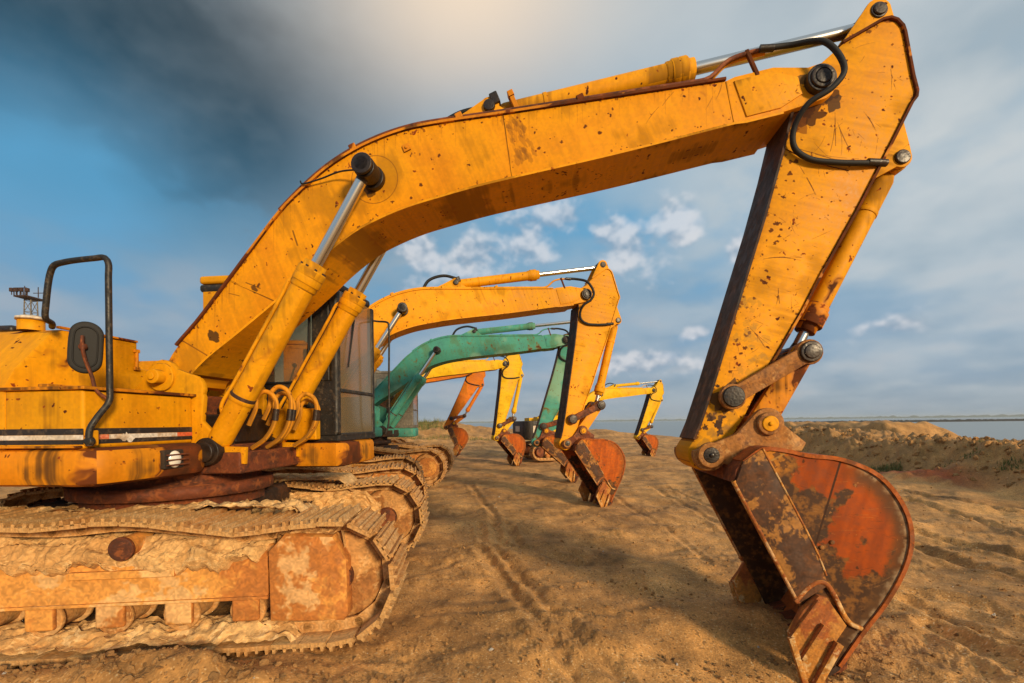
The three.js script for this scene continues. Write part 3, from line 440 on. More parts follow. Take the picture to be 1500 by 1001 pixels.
// ---------------------------------------------------------------- the excavator
function excavator(c) {
  const g = new THREE.Group(); g.name = numbered('excavator'); scene.add(g);
  g.position.set(c.x, c.y || 0, c.z); g.rotation.y = -c.yaw; g.scale.setScalar(c.s || 1);
  tag(g, c.label, 'excavator', 'excavators parked in a line on the sand');
  const P = (name, geoms, mat, parent = g) => obj(name, geoms, mat, parent);
  const main = c.main, body = c.paint, R = mulberry(c.seed || 1);
  // --- undercarriage, turned on its own
  const ug = new THREE.Group(); ug.position.set(c.ux || 0, 0, c.uz || 0); ug.rotation.y = -(c.uyaw || 0);
  const uo = { shoes: c.shoes, shoeMat: c.shoeMat || M.sandCake, frameMat: c.frameMat || M.trackPaint, hub: c.hub, hubMat: c.hubMat, noGuard: c.noGuard };
  const ua = (f) => { const t = new THREE.Group(); f(t); ug.updateMatrix(); for (const m of t.children.slice()) { m.applyMatrix4(ug.matrix); g.add(m); } };
  ua((t) => {
    trackSide(t, 1.1, true, uo); trackSide(t, -1.1, false, uo);
    obj('centre_frame', [box(-0.85, 0.85, 0.55, 0.95, -0.95, 0.95, 0.06), box(-1.15, -0.75, 0.45, 0.72, -1.0, 1.0, 0.04), box(0.75, 1.15, 0.45, 0.72, -1.0, 1.0, 0.04)], M.darkRust, t);
    if (main) sandHeaps(t);
  });
  P('turntable', [turned(V3(0, 0.93, 0), V3(0, 1.3, 0), [[0, 0.70], [0.10, 0.70], [0.10, 0.78], [0.20, 0.78], [0.20, 0.68], [0.32, 0.68]], 56)], main ? M.rust : M.darkRust);
  // --- revolving deck and skirts
  const deck = P('deck', [box(-2.0, 0.93, 1.22, 1.40, -0.44, 0.44, 0.02), box(-2.0, 1.20, 1.225, 1.395, -1.30, -0.42, 0.02), box(-2.0, 0.50, 1.225, 1.395, 0.43, 1.25, 0.02)], main ? M.rust : M.darkRust);
  obj('side_skirt', [planPlate([[-2.0, 1.36], [0.42, 1.37], ...arcPts(0.44, 1.18, 0.19, Math.PI / 2, 0.25, 16), [0.70, 0.62], [0.66, 0.50], [0.2, 0.46], [-2.0, 0.46]].reverse(), 1.235, 1.485, 0.06)], main ? M.dirtyYellow : body, deck);
  obj('side_skirt', [planPlate([[-2.0, -1.40], [1.26, -1.40], [1.34, -1.32], [1.38, -0.52], [1.32, -0.42], [0.25, -0.40], [-2.0, -0.5]], 1.19, 1.445, 0.045)], main ? M.dirtyYellow : body, deck);
  if (main) {
    obj('trim_strip', [box(-0.35, 0.50, 1.488, 1.502, 1.30, 1.372, 0.004)], M.dirtyYellow, deck);
    const lamp = P('work_lamp', [box(0.60, 0.690, 1.305, 1.445, 0.735, 0.92, 0.012)], M.darkInside);
    obj('lens', [new THREE.SphereGeometry(0.07, 24, 14).scale(0.35, 0.90, 0.8).translate(0.692, 1.375, 0.825)], M.lens, lamp);
    for (const y of [1.335, 1.372, 1.41]) obj('guard_bar', [rod(V3(0.722, y, 0.73), V3(0.718, y, 0.925), 0.005, 0.005, 6)], M.rust, lamp);
  }
  // --- engine house with slanted shoulder, counterweight
  const shoulder = [[-1.30, 1.41], [1.33, 1.41], [1.33, 1.90], [1.27, 2.02], [1.04, 2.30], [0.96, 2.335], [0.36, 2.345], [0.36, 2.12], [-0.38, 2.12], [-0.40, 2.30], [-1.28, 2.30]];
  const along = (prof, x0, x1, b) => plate(prof.map(([z, y]) => [-z, y]), 0, x1 - x0, b).applyMatrix4(new THREE.Matrix4().makeRotationY(Math.PI / 2).setPosition(x0, 0, 0));
  const house = P('engine_house', [along(shoulder, -1.95, -0.06, 0.02)], body);
  obj('hood_seam', [box(-0.52, -0.50, 1.44, 1.95, 1.325, 1.338, 0.002), box(-0.40, -0.385, 1.44, 1.88, 1.325, 1.338, 0.002)], M.darkRust, house);
  obj('hood_lid', [box(-1.6, -0.55, 2.335, 2.40, 0.05, 0.92, 0.03)], main ? M.grease : body, house);
  P('counterweight', [planPlate([[-1.96, 1.36], [-2.35, 1.36], ...arcPts(-2.30, 0.9, 0.45, Math.PI / 2, Math.PI, 6), ...arcPts(-2.30, -0.9, 0.45, Math.PI, Math.PI * 1.5, 6), [-1.96, -1.36]].reverse(), 1.12, 2.12, 0.06)], c.cwMat || body);
  if (c.cwMat) obj('white_marks', [box(-2.753, -2.75, 1.55, 1.85, -0.4, 0.4, 0), box(-2.3, -1.98, 1.5, 1.86, 1.362, 1.368, 0)], M.whitePaint, house);
  // --- fuel tank box ahead of the house with ledge and painted stripes
  const tank = P('fuel_tank', [box(-0.06, 0.51, 1.48, 1.86, 0.44, 1.33, 0.02)], body);
  if (main) {
    obj('ledge', [box(-0.10, 0.535, 1.862, 1.885, 0.42, 1.345, 0.006), box(0.12, 0.20, 1.885, 1.91, 0.98, 1.28, 0.008)], M.dirtyYellow, tank);
    for (const [y0, y1, m] of [[1.572, 1.612, M.stripeBlack], [1.510, 1.538, M.stripeBlack]]) obj('stripe', [box(-0.06, 0.512, y0, y1, 1.3305, 1.3335, 0), box(0.5105, 0.5135, y0, y1, 0.45, 1.31, 0)], m, tank);
    obj('stripe', [box(-0.06, 0.512, 1.540, 1.570, 1.3305, 1.3335, 0)], M.whitePaint, tank); obj('stripe', [box(0.5105, 0.5135, 1.540, 1.570, 0.60, 1.16, 0)], M.whitePaint, tank); for (const [a, b] of [[0.45, 0.598], [1.162, 1.27]]) obj('stripe', [box(0.5105, 0.5135, 1.540, 1.570, a, b, 0)], M.redFade, tank);
    obj('stripe', [box(-1.9, -0.062, 1.540, 1.570, 1.3305, 1.3335, 0)], M.whitePaint, house); obj('stripe', [box(-1.9, -0.062, 1.572, 1.612, 1.3305, 1.3335, 0), box(-1.9, -0.062, 1.510, 1.538, 1.3305, 1.3335, 0)], M.stripeBlack, house);
    const pour = []; for (let i = 0; i < 22; i++) { const t = i / 22 * 6.283, q = 0.045 * (0.7 + 0.5 * n2(Math.cos(t) * 2, Math.sin(t) * 2 + 3)); pour.push([q * 1.5 * Math.cos(t), q * Math.sin(t)]); }
    obj('paint_splash', [plate(pour, 0, 0.003, 0).applyMatrix4(new THREE.Matrix4().makeRotationY(Math.PI / 2).setPosition(0.5137, 1.548, 1.03))], M.whitePaint, tank);
    // hinge, filler, rail, mirror
    obj('hinge', [rod(V3(-0.045, 2.12, 0.385), V3(-0.045, 2.26, 0.385), 0.014, 0.014, 10), box(-0.055, -0.035, 2.10, 2.13, 0.36, 0.41, 0.004), box(-0.055, -0.035, 2.25, 2.28, 0.36, 0.41, 0.004)], M.dirtyYellow, house);
    obj('roof_rim', [box(-0.075, -0.045, 2.338, 2.356, 0.37, 1.0, 0.004)], M.dirtyYellow, house);
    const cap = P('filler_neck', [turned(V3(-0.30, 2.33, 0.98), V3(-0.30, 2.5, 0.98), [[0, 0.075], [0.075, 0.075], [0.075, 0]], 28)], body);
    obj('filler_cap', [turned(V3(-0.30, 2.405, 0.98), V3(-0.30, 2.5, 0.98), [[0, 0.0], [0, 0.085], [0.022, 0.085], [0.026, 0.06], [0.034, 0.055], [0.036, 0]], 28)], M.whitePaint, cap);
    const rail = P('handrail', [tube([[0.555, 1.50, 1.33], [0.555, 1.60, 1.33], [0.575, 1.68, 1.30], [0.60, 1.79, 1.24], [0.60, 1.88, 1.235], [0.60, 2.25, 1.235], [0.60, 2.60, 1.235], [0.60, 2.70, 1.235], [0.575, 2.735, 1.235], [0.50, 2.735, 1.235], [0.28, 2.72, 1.235], [0.20, 2.70, 1.235], [0.165, 2.65, 1.23], [0.12, 2.46, 1.22], [0.09, 2.36, 1.20], [0.06, 2.345, 1.14], [-0.08, 2.345, 1.02]].map((p) => V3(...p)), 0.019, 10, 120), zcyl(0.555, 1.53, 1.31, 1.35, 0.03, 12)], M.blackPaint);
    obj('rail_foot', [box(0.512, 0.56, 1.50, 1.60, 1.27, 1.335, 0.01)], M.yellow, rail);
    const mir = P('mirror', [plate(spline([...arcPts(0, 0.085, 0.085, 0, Math.PI, 8), ...arcPts(0, -0.085, 0.085, Math.PI, 2 * Math.PI, 8), [0.085, 0.085]], 60), -0.022, 0.022, 0.012).applyMatrix4(new THREE.Matrix4().makeRotationY(0.75).multiply(new THREE.Matrix4().makeRotationZ(-0.06)).setPosition(0.47, 2.14, 1.27))], M.rubber);
    obj('mirror_ridge', [tube([...arcPts(0, 0.075, 0.058, 0, Math.PI, 8), ...arcPts(0, -0.075, 0.058, Math.PI, 2 * Math.PI, 8), [0.058, 0.075]].map(([x, y]) => V3(x, y, 0.024)), 0.005, 6, 60).applyMatrix4(new THREE.Matrix4().makeRotationY(0.75).multiply(new THREE.Matrix4().makeRotationZ(-0.06)).setPosition(0.47, 2.14, 1.27))], M.rubber, mir);
    obj('mirror_stalk', [tube([[0.48, 2.21, 1.30], [0.50, 2.13, 1.32], [0.50, 2.05, 1.30], [0.51, 1.95, 1.27], [0.53, 1.86, 1.26], [0.595, 1.80, 1.24]].map((p) => V3(...p)), 0.011, 8, 40), zcyl(0.49, 2.14, 1.29, 1.325, 0.022, 10)], M.rust, mir);
    P('exhaust_stack', [rod(V3(-1.36, 2.30, 0.55), V3(-1.36, 2.62, 0.55), 0.07, 0.07, 20), rod(V3(-1.36, 2.60, 0.55), V3(-1.39, 2.72, 0.55), 0.055, 0.055, 18)], M.rust);
  }
  // --- boom bracket and mast plates
  for (const s of [-1, 1]) {
    const z = s * 0.40, b = P('boom_bracket', [plate([[-0.35, 1.40], [0.95, 1.30], [0.96, 1.44], ...arcPts(CYL_BASE[0], CYL_BASE[1], 0.13, 0.3, 1.3, 4), [0.58, 1.66], [0.60, 1.86], ...arcPts(0.48, 1.93, 0.12, -0.4, 1.0, 5), [0.36, 2.10], ...arcPts(FOOT[0], FOOT[1], 0.15, 0.9, 3.0, 6), [-0.2, 1.75], [-0.4, 1.6]], z - 0.025, z + 0.025, 0.008), zcyl(FOOT[0], FOOT[1], z - 0.05, z + 0.05, 0.12)], body);
    obj('pin_boss', [zcyl(FOOT[0], FOOT[1], Math.min(z, z + s * 0.13), Math.max(z, z + s * 0.13), 0.062), zcyl(FOOT[0], FOOT[1], Math.min(z + s * 0.13, z + s * 0.145), Math.max(z + s * 0.13, z + s * 0.145), 0.03)], main ? M.yellow : body, b);
  }
  P('mast', [box(-0.35, 0.30, 1.40, 1.9, -0.37, 0.37, 0.03), box(0.30, 0.80, 1.24, 1.46, -0.37, 0.37, 0.03), box(0.32, 0.345, 1.45, 1.80, -0.36, 0.36, 0.004)], main ? M.rust : M.darkRust);
  P('cylinder_mount', [zcyl(CYL_BASE[0], CYL_BASE[1], 0.27, 0.50, 0.115), zcyl(CYL_BASE[0], CYL_BASE[1], 0.485, 0.535, 0.085)], M.grease); P('cylinder_mount', [zcyl(CYL_BASE[0], CYL_BASE[1], -0.52, -0.27, 0.115)], M.grease);
  // --- boom
  const boom = P('boom', [onPlane(plate(boomOutline, -0.255, 0.255, 0.006), c.boomMat || body)], c.boomMat || body);
  boom.position.set(FOOT[0], FOOT[1], 0); boom.rotation.z = c.ba;
  const upTo = boomTop.slice(2), lowTo = boomLow.slice(1);
  obj('flange', [ribbon(upTo, -0.275, 0.275, 0.02, 1)], main ? M.dirtyYellow : body, boom);
  obj('flange', [ribbon([...lowTo, [5.13, -0.040], [5.40, -0.096]], -0.272, 0.272, 0.018, -1)], body, boom);
  obj('boom_pin', [zcyl(CYL_TOP[0], CYL_TOP[1], -0.52, 0.52, 0.062), zcyl(CYL_TOP[0], CYL_TOP[1], 0.255, 0.31, 0.10), zcyl(CYL_TOP[0], CYL_TOP[1], -0.31, -0.255, 0.10), zcyl(CYL_TOP[0], CYL_TOP[1], 0.49, 0.52, 0.085), zcyl(CYL_TOP[0], CYL_TOP[1], -0.52, -0.49, 0.085)], M.grease, boom);
  obj('nose_pin', [zcyl(BOOM_L, 0, 0.25, 0.315, 0.105), zcyl(BOOM_L, 0, -0.315, -0.25, 0.105), zcyl(BOOM_L, 0, 0.31, 0.335, 0.055), turned(V3(BOOM_L, 0, 0.30), V3(BOOM_L, 0, 0.4), [[0.0, 0.085], [0.025, 0.085], [0.03, 0.078], [0.03, 0.06]], 24)], M.grease, boom);
  for (const [a, b] of [[0.252, 0.266], [-0.266, -0.252]]) obj('nose_plate', [plate([[5.17, 0.285], [5.45, 0.225], [5.60, 0.10], [5.58, -0.03], [5.40, -0.06], [5.15, -0.01]], a, b, 0.005)], body, boom);
  // arm-ram bracket and pipes along the top
  const AB = [3.40, 1.04];
  for (const s of [-1, 1]) obj('ram_bracket', [plate([[2.85, 1.05], [3.20, 1.09], ...arcPts(AB[0], AB[1], 0.085, 2.0, -0.4, 6), [3.62, 0.80], [3.2, 0.92]], s * 0.13 - 0.02, s * 0.13 + 0.02, 0.005)], body, boom);
  obj('bracket_pin', [zcyl(AB[0], AB[1], -0.18, 0.18, 0.05), box(3.43, 3.50, 1.03, 1.13, 0.10, 0.17, 0.01)], M.grease, boom);
  const along2 = (t) => { const i = t * (boomTop.length - 1), a = Math.floor(i), b = Math.min(boomTop.length - 1, a + 1); return [lerp(boomTop[a][0], boomTop[b][0], i - a), lerp(boomTop[a][1], boomTop[b][1], i - a)]; };
  for (const [zz, t0] of main ? [[0.245, 0.30], [0.205, 0.36], [-0.22, 0.34]] : [[0.23, 0.34]]) {
    const pts = []; for (let t = t0; t < 0.97; t += 0.05) { const [x, y] = along2(t); pts.push(V3(x, y + 0.038, zz)); }
    obj('oil_pipe', [tube([...pts, V3(5.02, 0.40, zz), V3(5.20, 0.46, zz), V3(5.36, 0.445, zz), V3(5.48, 0.40, zz + 0.02)], 0.017, 8, 90)], zz > 0.22 && main ? M.rust : body, boom);
  }
  obj('pipe_clamp', [box(5.335, 5.365, 0.24, 0.47, 0.235, 0.262, 0.006)], M.dirtyYellow, boom);
  for (const t of [0.45, 0.62, 0.8]) { const [x, y] = along2(t); obj('pipe_clamp', [box(x - 0.03, x + 0.03, y + 0.018, y + 0.07, 0.18, 0.27, 0.008)], main ? M.dirtyYellow : body, boom); }
  if (main) {
    obj('bolt_plate', [box(2.60, 2.66, 0.93, 0.99, 0.254, 0.268, 0.004), zcyl(2.63, 0.96, 0.262, 0.278, 0.012, 10)], M.dirtyYellow, boom);
    obj('grease_line', [tube([[2.22, 0.90, 0.36], [2.05, 0.98, 0.33], [1.86, 1.02, 0.30], [1.70, 1.06, 0.29], [1.69, 1.10, 0.27]].map((p) => V3(...p)), 0.007, 6, 30)], M.rubber, boom);
    obj('clamp_post', [box(3.58, 3.62, 0.82, 1.06, 0.10, 0.16, 0.006), box(3.575, 3.625, 1.03, 1.08, 0.09, 0.17, 0.006)], M.dirtyYellow, boom);
    for (const q of [[[3.465, 0.845], [3.335, 0.36]], [[5.118, 0.31], [5.052, -0.005]], [[0.775, 0.59], [1.085, 0.27]]]) obj('seam_weld', [tube(q.map((p) => V3(...p, 0.256)), 0.004, 5, 4)], M.yellow, boom);
    obj('clevis_hose', [tube([[2.75, 1.10, 0.02], [2.95, 1.17, 0.02], [3.15, 1.19, 0.02], [3.38, 1.14, 0.02]].map((p) => V3(...p)), 0.022, 8, 30), tube([[2.70, 1.12, -0.1], [2.95, 1.20, -0.1], [3.2, 1.21, -0.1], [3.42, 1.15, -0.08]].map((p) => V3(...p)), 0.022, 8, 30)], M.rubber, boom);
  } else obj('clevis_hose', [tube([[2.75, 1.10, 0.02], [2.95, 1.26, 0.02], [3.25, 1.26, 0.02], [3.46, 1.14, 0.02]].map((p) => V3(...p)), 0.028, 8, 30)], M.rubber, boom);
  // --- where the pins are, in the machine's frame
  const rot = (a, p) => [p[0] * Math.cos(a) - p[1] * Math.sin(a), p[0] * Math.sin(a) + p[1] * Math.cos(a)], add = (a, b) => [a[0] + b[0], a[1] + b[1]];
  const T = add(FOOT, rot(c.ba, [BOOM_L, 0])), inArm = (p) => add(T, rot(c.aa, p)), A = inArm([ARM_L, 0]), ks = c.ks || 1, B2 = add(A, rot(c.ka, [PIN2 * ks, 0]));
  const RP = inArm(ROCK), LP = circleMeet(RP, ROCK_L, B2, LINK_L, c.flip ? -1 : 1), CT = add(FOOT, rot(c.ba, CYL_TOP)), EP = inArm(ARM_EAR), ABW = add(FOOT, rot(c.ba, AB)), BB = inArm(BCYL_BASE);
  // --- rams
  for (const s of [1, -1]) {
    const a = V3(CYL_BASE[0], CYL_BASE[1], s * 0.40), b = V3(CT[0], CT[1], s * 0.40);
    ram('boom_ram', g, a, b, Math.min(1.70, a.distanceTo(b) * 0.66), 0.093, 0.046, body, { eye: 0.07, pipe: s > 0 ? 0.02 : 0.02, bolts: main });
  }
  { const a = V3(ABW[0], ABW[1], 0), b = V3(EP[0], EP[1], 0); ram('arm_ram', g, a, b, a.distanceTo(b) * 0.535, 0.088, 0.048, body, { eye: 0.10, head: 1.25 }); }
  { const a = V3(BB[0], BB[1], 0), b = V3(LP[0], LP[1], 0), d = a.distanceTo(b); ram('bucket_ram', g, a, b, Math.min(d - 0.30, d * 0.86), 0.082, 0.042, body, { eye: 0.10, head: 1.28, headMat: main ? M.dirtyYellow : body }); }
  // --- arm
  const arm = P('arm', [onPlane(plate(armOutline, -0.195, 0.195, 0.006), c.armMat || body)], c.armMat || body);
  arm.position.set(T[0], T[1], 0); arm.rotation.z = c.aa;
  obj('flange', [ribbon(armLeft.slice(1), -0.215, 0.215, 0.018, -1)], main ? M.darkRust : M.darkRust, arm);
  obj('flange', [ribbon(armRight.slice(0, 18), -0.213, 0.213, 0.018, 1)], main ? M.dirtyYellow : body, arm);
  for (const s of [-1, 1]) obj('arm_ear', [plate([...arcPts(ARM_EAR[0], ARM_EAR[1], 0.095, 2.3, 4.6, 9), [-0.36, 0.10], [-0.2, 0.3], [-0.48, 0.50], [-0.62, 0.46]].reverse(), s * 0.14 - 0.022, s * 0.14 + 0.022, 0.006)], body, arm);
  obj('ear_pin', [zcyl(ARM_EAR[0], ARM_EAR[1], -0.19, 0.19, 0.048), zcyl(ARM_EAR[0], ARM_EAR[1], 0.16, 0.175, 0.06)], M.grease, arm);
  for (const s of [-1, 1]) obj('ram_bracket', [plate([[0.0, 0.68], [0.25, 0.82], ...arcPts(BCYL_BASE[0], BCYL_BASE[1], 0.075, 2.0, -0.2, 6), [0.60, 0.58], [0.3, 0.6]], s * 0.13 - 0.018, s * 0.13 + 0.018, 0.004)], body, arm);
  obj('bracket_pin', [zcyl(BCYL_BASE[0], BCYL_BASE[1], -0.17, 0.17, 0.055)], M.grease, arm);
  if (main) obj('arm_seam', [tube([[0.50, -0.07, 0.197], [0.55, 0.15, 0.197], [0.56, 0.42, 0.197]].map((p) => V3(...p)), 0.0035, 5, 8)], M.dirtyYellow, arm);
  // --- linkage
  for (const s of [-1, 1]) {
    const rk = P('rocker', [plate(waisted(RP, 0.10, LP, 0.098, 0.065), s * 0.255 - 0.03, s * 0.255 + 0.03, 0.012)], main ? M.cutterDirty : M.rust);
    obj('rocker_pin', [zcyl(RP[0], RP[1], Math.min(s * 0.18, s * 0.305), Math.max(s * 0.18, s * 0.305), 0.082)], M.grease, rk);
    obj('link_pin', [zcyl(LP[0], LP[1], Math.min(s * 0.1, s * 0.31), Math.max(s * 0.1, s * 0.31), 0.08), zcyl(LP[0], LP[1], Math.min(s * 0.3, s * 0.322), Math.max(s * 0.3, s * 0.322), 0.055)], M.grease, rk);
  }
  P('bucket_link', [plate(linkShape(LP, 0.085, B2, 0.10), -0.19, -0.12, 0.012), plate(linkShape(LP, 0.085, B2, 0.10), 0.12, 0.19, 0.012), plate(waisted(LP, 0.08, B2, 0.09, 0.05), -0.12, 0.12, 0.01)], main ? M.dirtyYellow : body);
  // --- bucket
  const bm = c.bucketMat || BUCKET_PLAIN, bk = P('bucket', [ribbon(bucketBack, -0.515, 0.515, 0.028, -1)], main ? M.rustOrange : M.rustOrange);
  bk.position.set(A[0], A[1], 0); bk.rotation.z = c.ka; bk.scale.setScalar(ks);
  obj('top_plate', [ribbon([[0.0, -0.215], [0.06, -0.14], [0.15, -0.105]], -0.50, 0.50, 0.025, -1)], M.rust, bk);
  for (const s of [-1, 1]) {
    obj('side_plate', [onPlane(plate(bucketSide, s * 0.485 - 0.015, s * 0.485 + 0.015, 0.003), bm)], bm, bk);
    obj('wear_strip', [plate([[0.008, -0.215], [0.13, -0.108], [0.29, -0.092], [0.252, -0.894], [0.205, -1.15], [-0.03, -1.17]], Math.min(s * 0.5, s * 0.522), Math.max(s * 0.5, s * 0.522), 0.006)], M.bucketStrip, bk);
    obj('edge_bead', [tube([[0.004, -0.2, 0], [-0.012, -0.6, 0], [-0.03, -1.17, 0]].map(([x, y]) => V3(x, y, s * 0.505)), 0.018, 8, 20), tube([[0.29, -0.09, 0], [0.252, -0.894, 0], [0.225, -1.08, 0]].map(([x, y]) => V3(x, y, s * 0.52)), 0.008, 6, 12)], M.cutter, bk);
    const z0 = Math.min(s * 0.50, s * 0.56), z1 = Math.max(s * 0.50, s * 0.56);
    const cut = obj('side_cutter', [plate([[-0.202, -1.31], [-0.04, -1.20], [0.10, -1.163], [0.142, -1.195], [0.163, -1.43], [-0.046, -1.548], [-0.219, -1.695], [-0.29, -1.66]], z0, z1, 0.012)], M.cutter, bk);
    const rib = (p, q, w, h) => { const dx = q[0] - p[0], dy = q[1] - p[1], l = Math.hypot(dx, dy), nx = -dy / l * w, ny = dx / l * w; return plate([[p[0] + nx, p[1] + ny], [p[0] - nx, p[1] - ny], [q[0] - nx, q[1] - ny], [q[0] + nx, q[1] + ny]], Math.min(s * 0.55, s * h), Math.max(s * 0.55, s * h), 0.006); };
    for (const [p, q, w, h] of [[[-0.215, -1.491], [0.03, -1.35], 0.022, 0.60], [[-0.226, -1.68], [0.05, -1.495], 0.024, 0.605], [[-0.205, -1.325], [0.08, -1.185], 0.014, 0.585], [[-0.21, -1.32], [-0.285, -1.655], 0.02, 0.59]]) obj('cutter_rib', [rib(p, q, w, h)], M.cutter, cut);
    obj('cutter_flange', [tube([[-0.049, -1.15], [0.06, -1.105], [0.15, -1.095], [0.195, -1.13], [0.205, -1.22], [0.20, -1.44], [0.25, -1.515]].map(([x, y]) => V3(x, y, s * 0.515)), 0.018, 8, 40)], M.cutter, bk);
    obj('bucket_ear', [plate([...arcPts(0, 0, 0.125, 2.4, 5.2, 12), [0.10, -0.16], [0.30, -0.12], [0.60, -0.30], [0.66, -0.26], ...arcPts(PIN2, 0, 0.12, -0.6, 1.9, 10), [0.25, 0.045]], s * 0.275 - 0.03, s * 0.275 + 0.03, 0.012)], main ? M.cutterDirty : M.rust, bk);
    obj('ear_boss', [zcyl(0, 0, Math.min(s * 0.30, s * 0.345), Math.max(s * 0.30, s * 0.345), 0.098), zcyl(PIN2, 0, Math.min(s * 0.30, s * 0.34), Math.max(s * 0.30, s * 0.34), 0.088)], M.cutterDirty, bk);
    for (const [px, pr] of [[0, 0.062], [PIN2, 0.06]]) obj('bucket_pin', [zcyl(px, 0, Math.min(s * 0.2, s * 0.352), Math.max(s * 0.2, s * 0.352), pr), zcyl(px, 0, Math.min(s * 0.35, s * 0.366), Math.max(s * 0.35, s * 0.366), 0.016)], px ? M.yellow : M.grease, bk);
    for (const bx of [0.30, 0.38]) obj('bolt', [zcyl(bx, -0.90, Math.min(s * 0.5, s * 0.515), Math.max(s * 0.5, s * 0.515), 0.016, 8)], M.cutterDirty, bk);
  }
  obj('cutting_edge', [plate([[0.05, -1.665], [-0.02, -1.72], [-0.12, -1.735], [-0.13, -1.71], [-0.03, -1.68]], -0.50, 0.50, 0.005)], M.darkRust, bk);
  for (let k = 0; k < 5; k++) {
    const z = -0.42 + k * 0.21;
    const th = obj('tooth', [plate([[0.02, -1.69], [-0.10, -1.64], [-0.27, -1.755], [-0.285, -1.785], [-0.16, -1.78], [0.0, -1.755]], z - 0.052, z + 0.052, 0.012)], k % 2 ? M.cutter : M.rust, bk);
    obj('adapter', [plate([[0.10, -1.63], [-0.06, -1.60], [-0.13, -1.66], [-0.12, -1.765], [0.04, -1.74]], z - 0.07, z + 0.07, 0.012)], M.rust, th);
  }
  // --- hose loop at the elbow and down the arm
  const hz = 0.33, H = (p, z) => { const q = inArm(p); return V3(q[0], q[1], z); };
  const bpt = (x, y) => { const q = add(FOOT, rot(c.ba, [x, y])); return V3(q[0], q[1], hz - 0.05); };
  const e0 = bpt(5.47, 0.40), hoseR = main ? 0.021 : 0.024;
  const hose = P('elbow_hose', [tube([e0, bpt(5.62, 0.345), bpt(5.78, 0.20).setZ(hz + 0.05), H([0.0, 0.10], hz + 0.08), H([0.13, 0.06], hz + 0.07), H([0.25, -0.06], hz + 0.02), H([0.38, -0.08], 0.27), H([0.50, -0.03], 0.24), H([0.555, 0.10], 0.23), H([0.54, 0.30], 0.23), H([0.50, 0.50], 0.23), H([0.47, 0.60], 0.22)], hoseR, 10, 120)], M.rubber);
  obj('hose_end', [rod(H([0.487, 0.52], 0.228), H([0.45, 0.66], 0.205), 0.028, 0.028, 10), rod(e0.clone().add(V3(-0.05, 0.0, 0)), e0.clone().add(V3(0.05, -0.005, 0)), 0.027, 0.027, 10)], M.grease, hose);
  // --- cab
  cab(c, g, P);
  if (main) {
    // hose loops between the boom rams
    for (let k = 0; k < 5; k++) {
      const z = 0.22 - k * 0.13, x = 0.98 + (k % 2) * 0.05 + (k > 2 ? 0.10 : 0), y = 1.86 + (k % 2) * 0.05 + (k > 2 ? -0.05 : 0);
      const h = P('ram_hose', [tube([[x - 0.10, 1.42, z], [x + 0.02, 1.50, z], [x + 0.10, 1.62, z], [x + 0.13, y - 0.06, z], [x + 0.10, y + 0.02, z + 0.01], [x + 0.03, y + 0.05, z + 0.02], [x - 0.03, y, z + 0.03], [x - 0.04, y - 0.1, z + 0.035], [x - 0.10, y - 0.24, z + 0.04]].map((p) => V3(...p)), 0.02, 10, 70)], M.yellowHose);
      obj('hose_sleeve', [rod(V3(x + 0.115, 1.66, z), V3(x + 0.128, 1.76, z), 0.027, 0.027, 10)], M.grease, h);
    }
    P('cover_box', [box(0.78, 1.16, 1.47, 1.78, -0.43, -0.34, 0.015)], M.yellow);
    P('control_valve', [box(0.35, 0.75, 1.46, 1.72, -0.28, 0.25, 0.03), box(0.45, 0.7, 1.7, 1.78, -0.2, 0.1, 0.02)], M.grease);
  }
  return g;
}
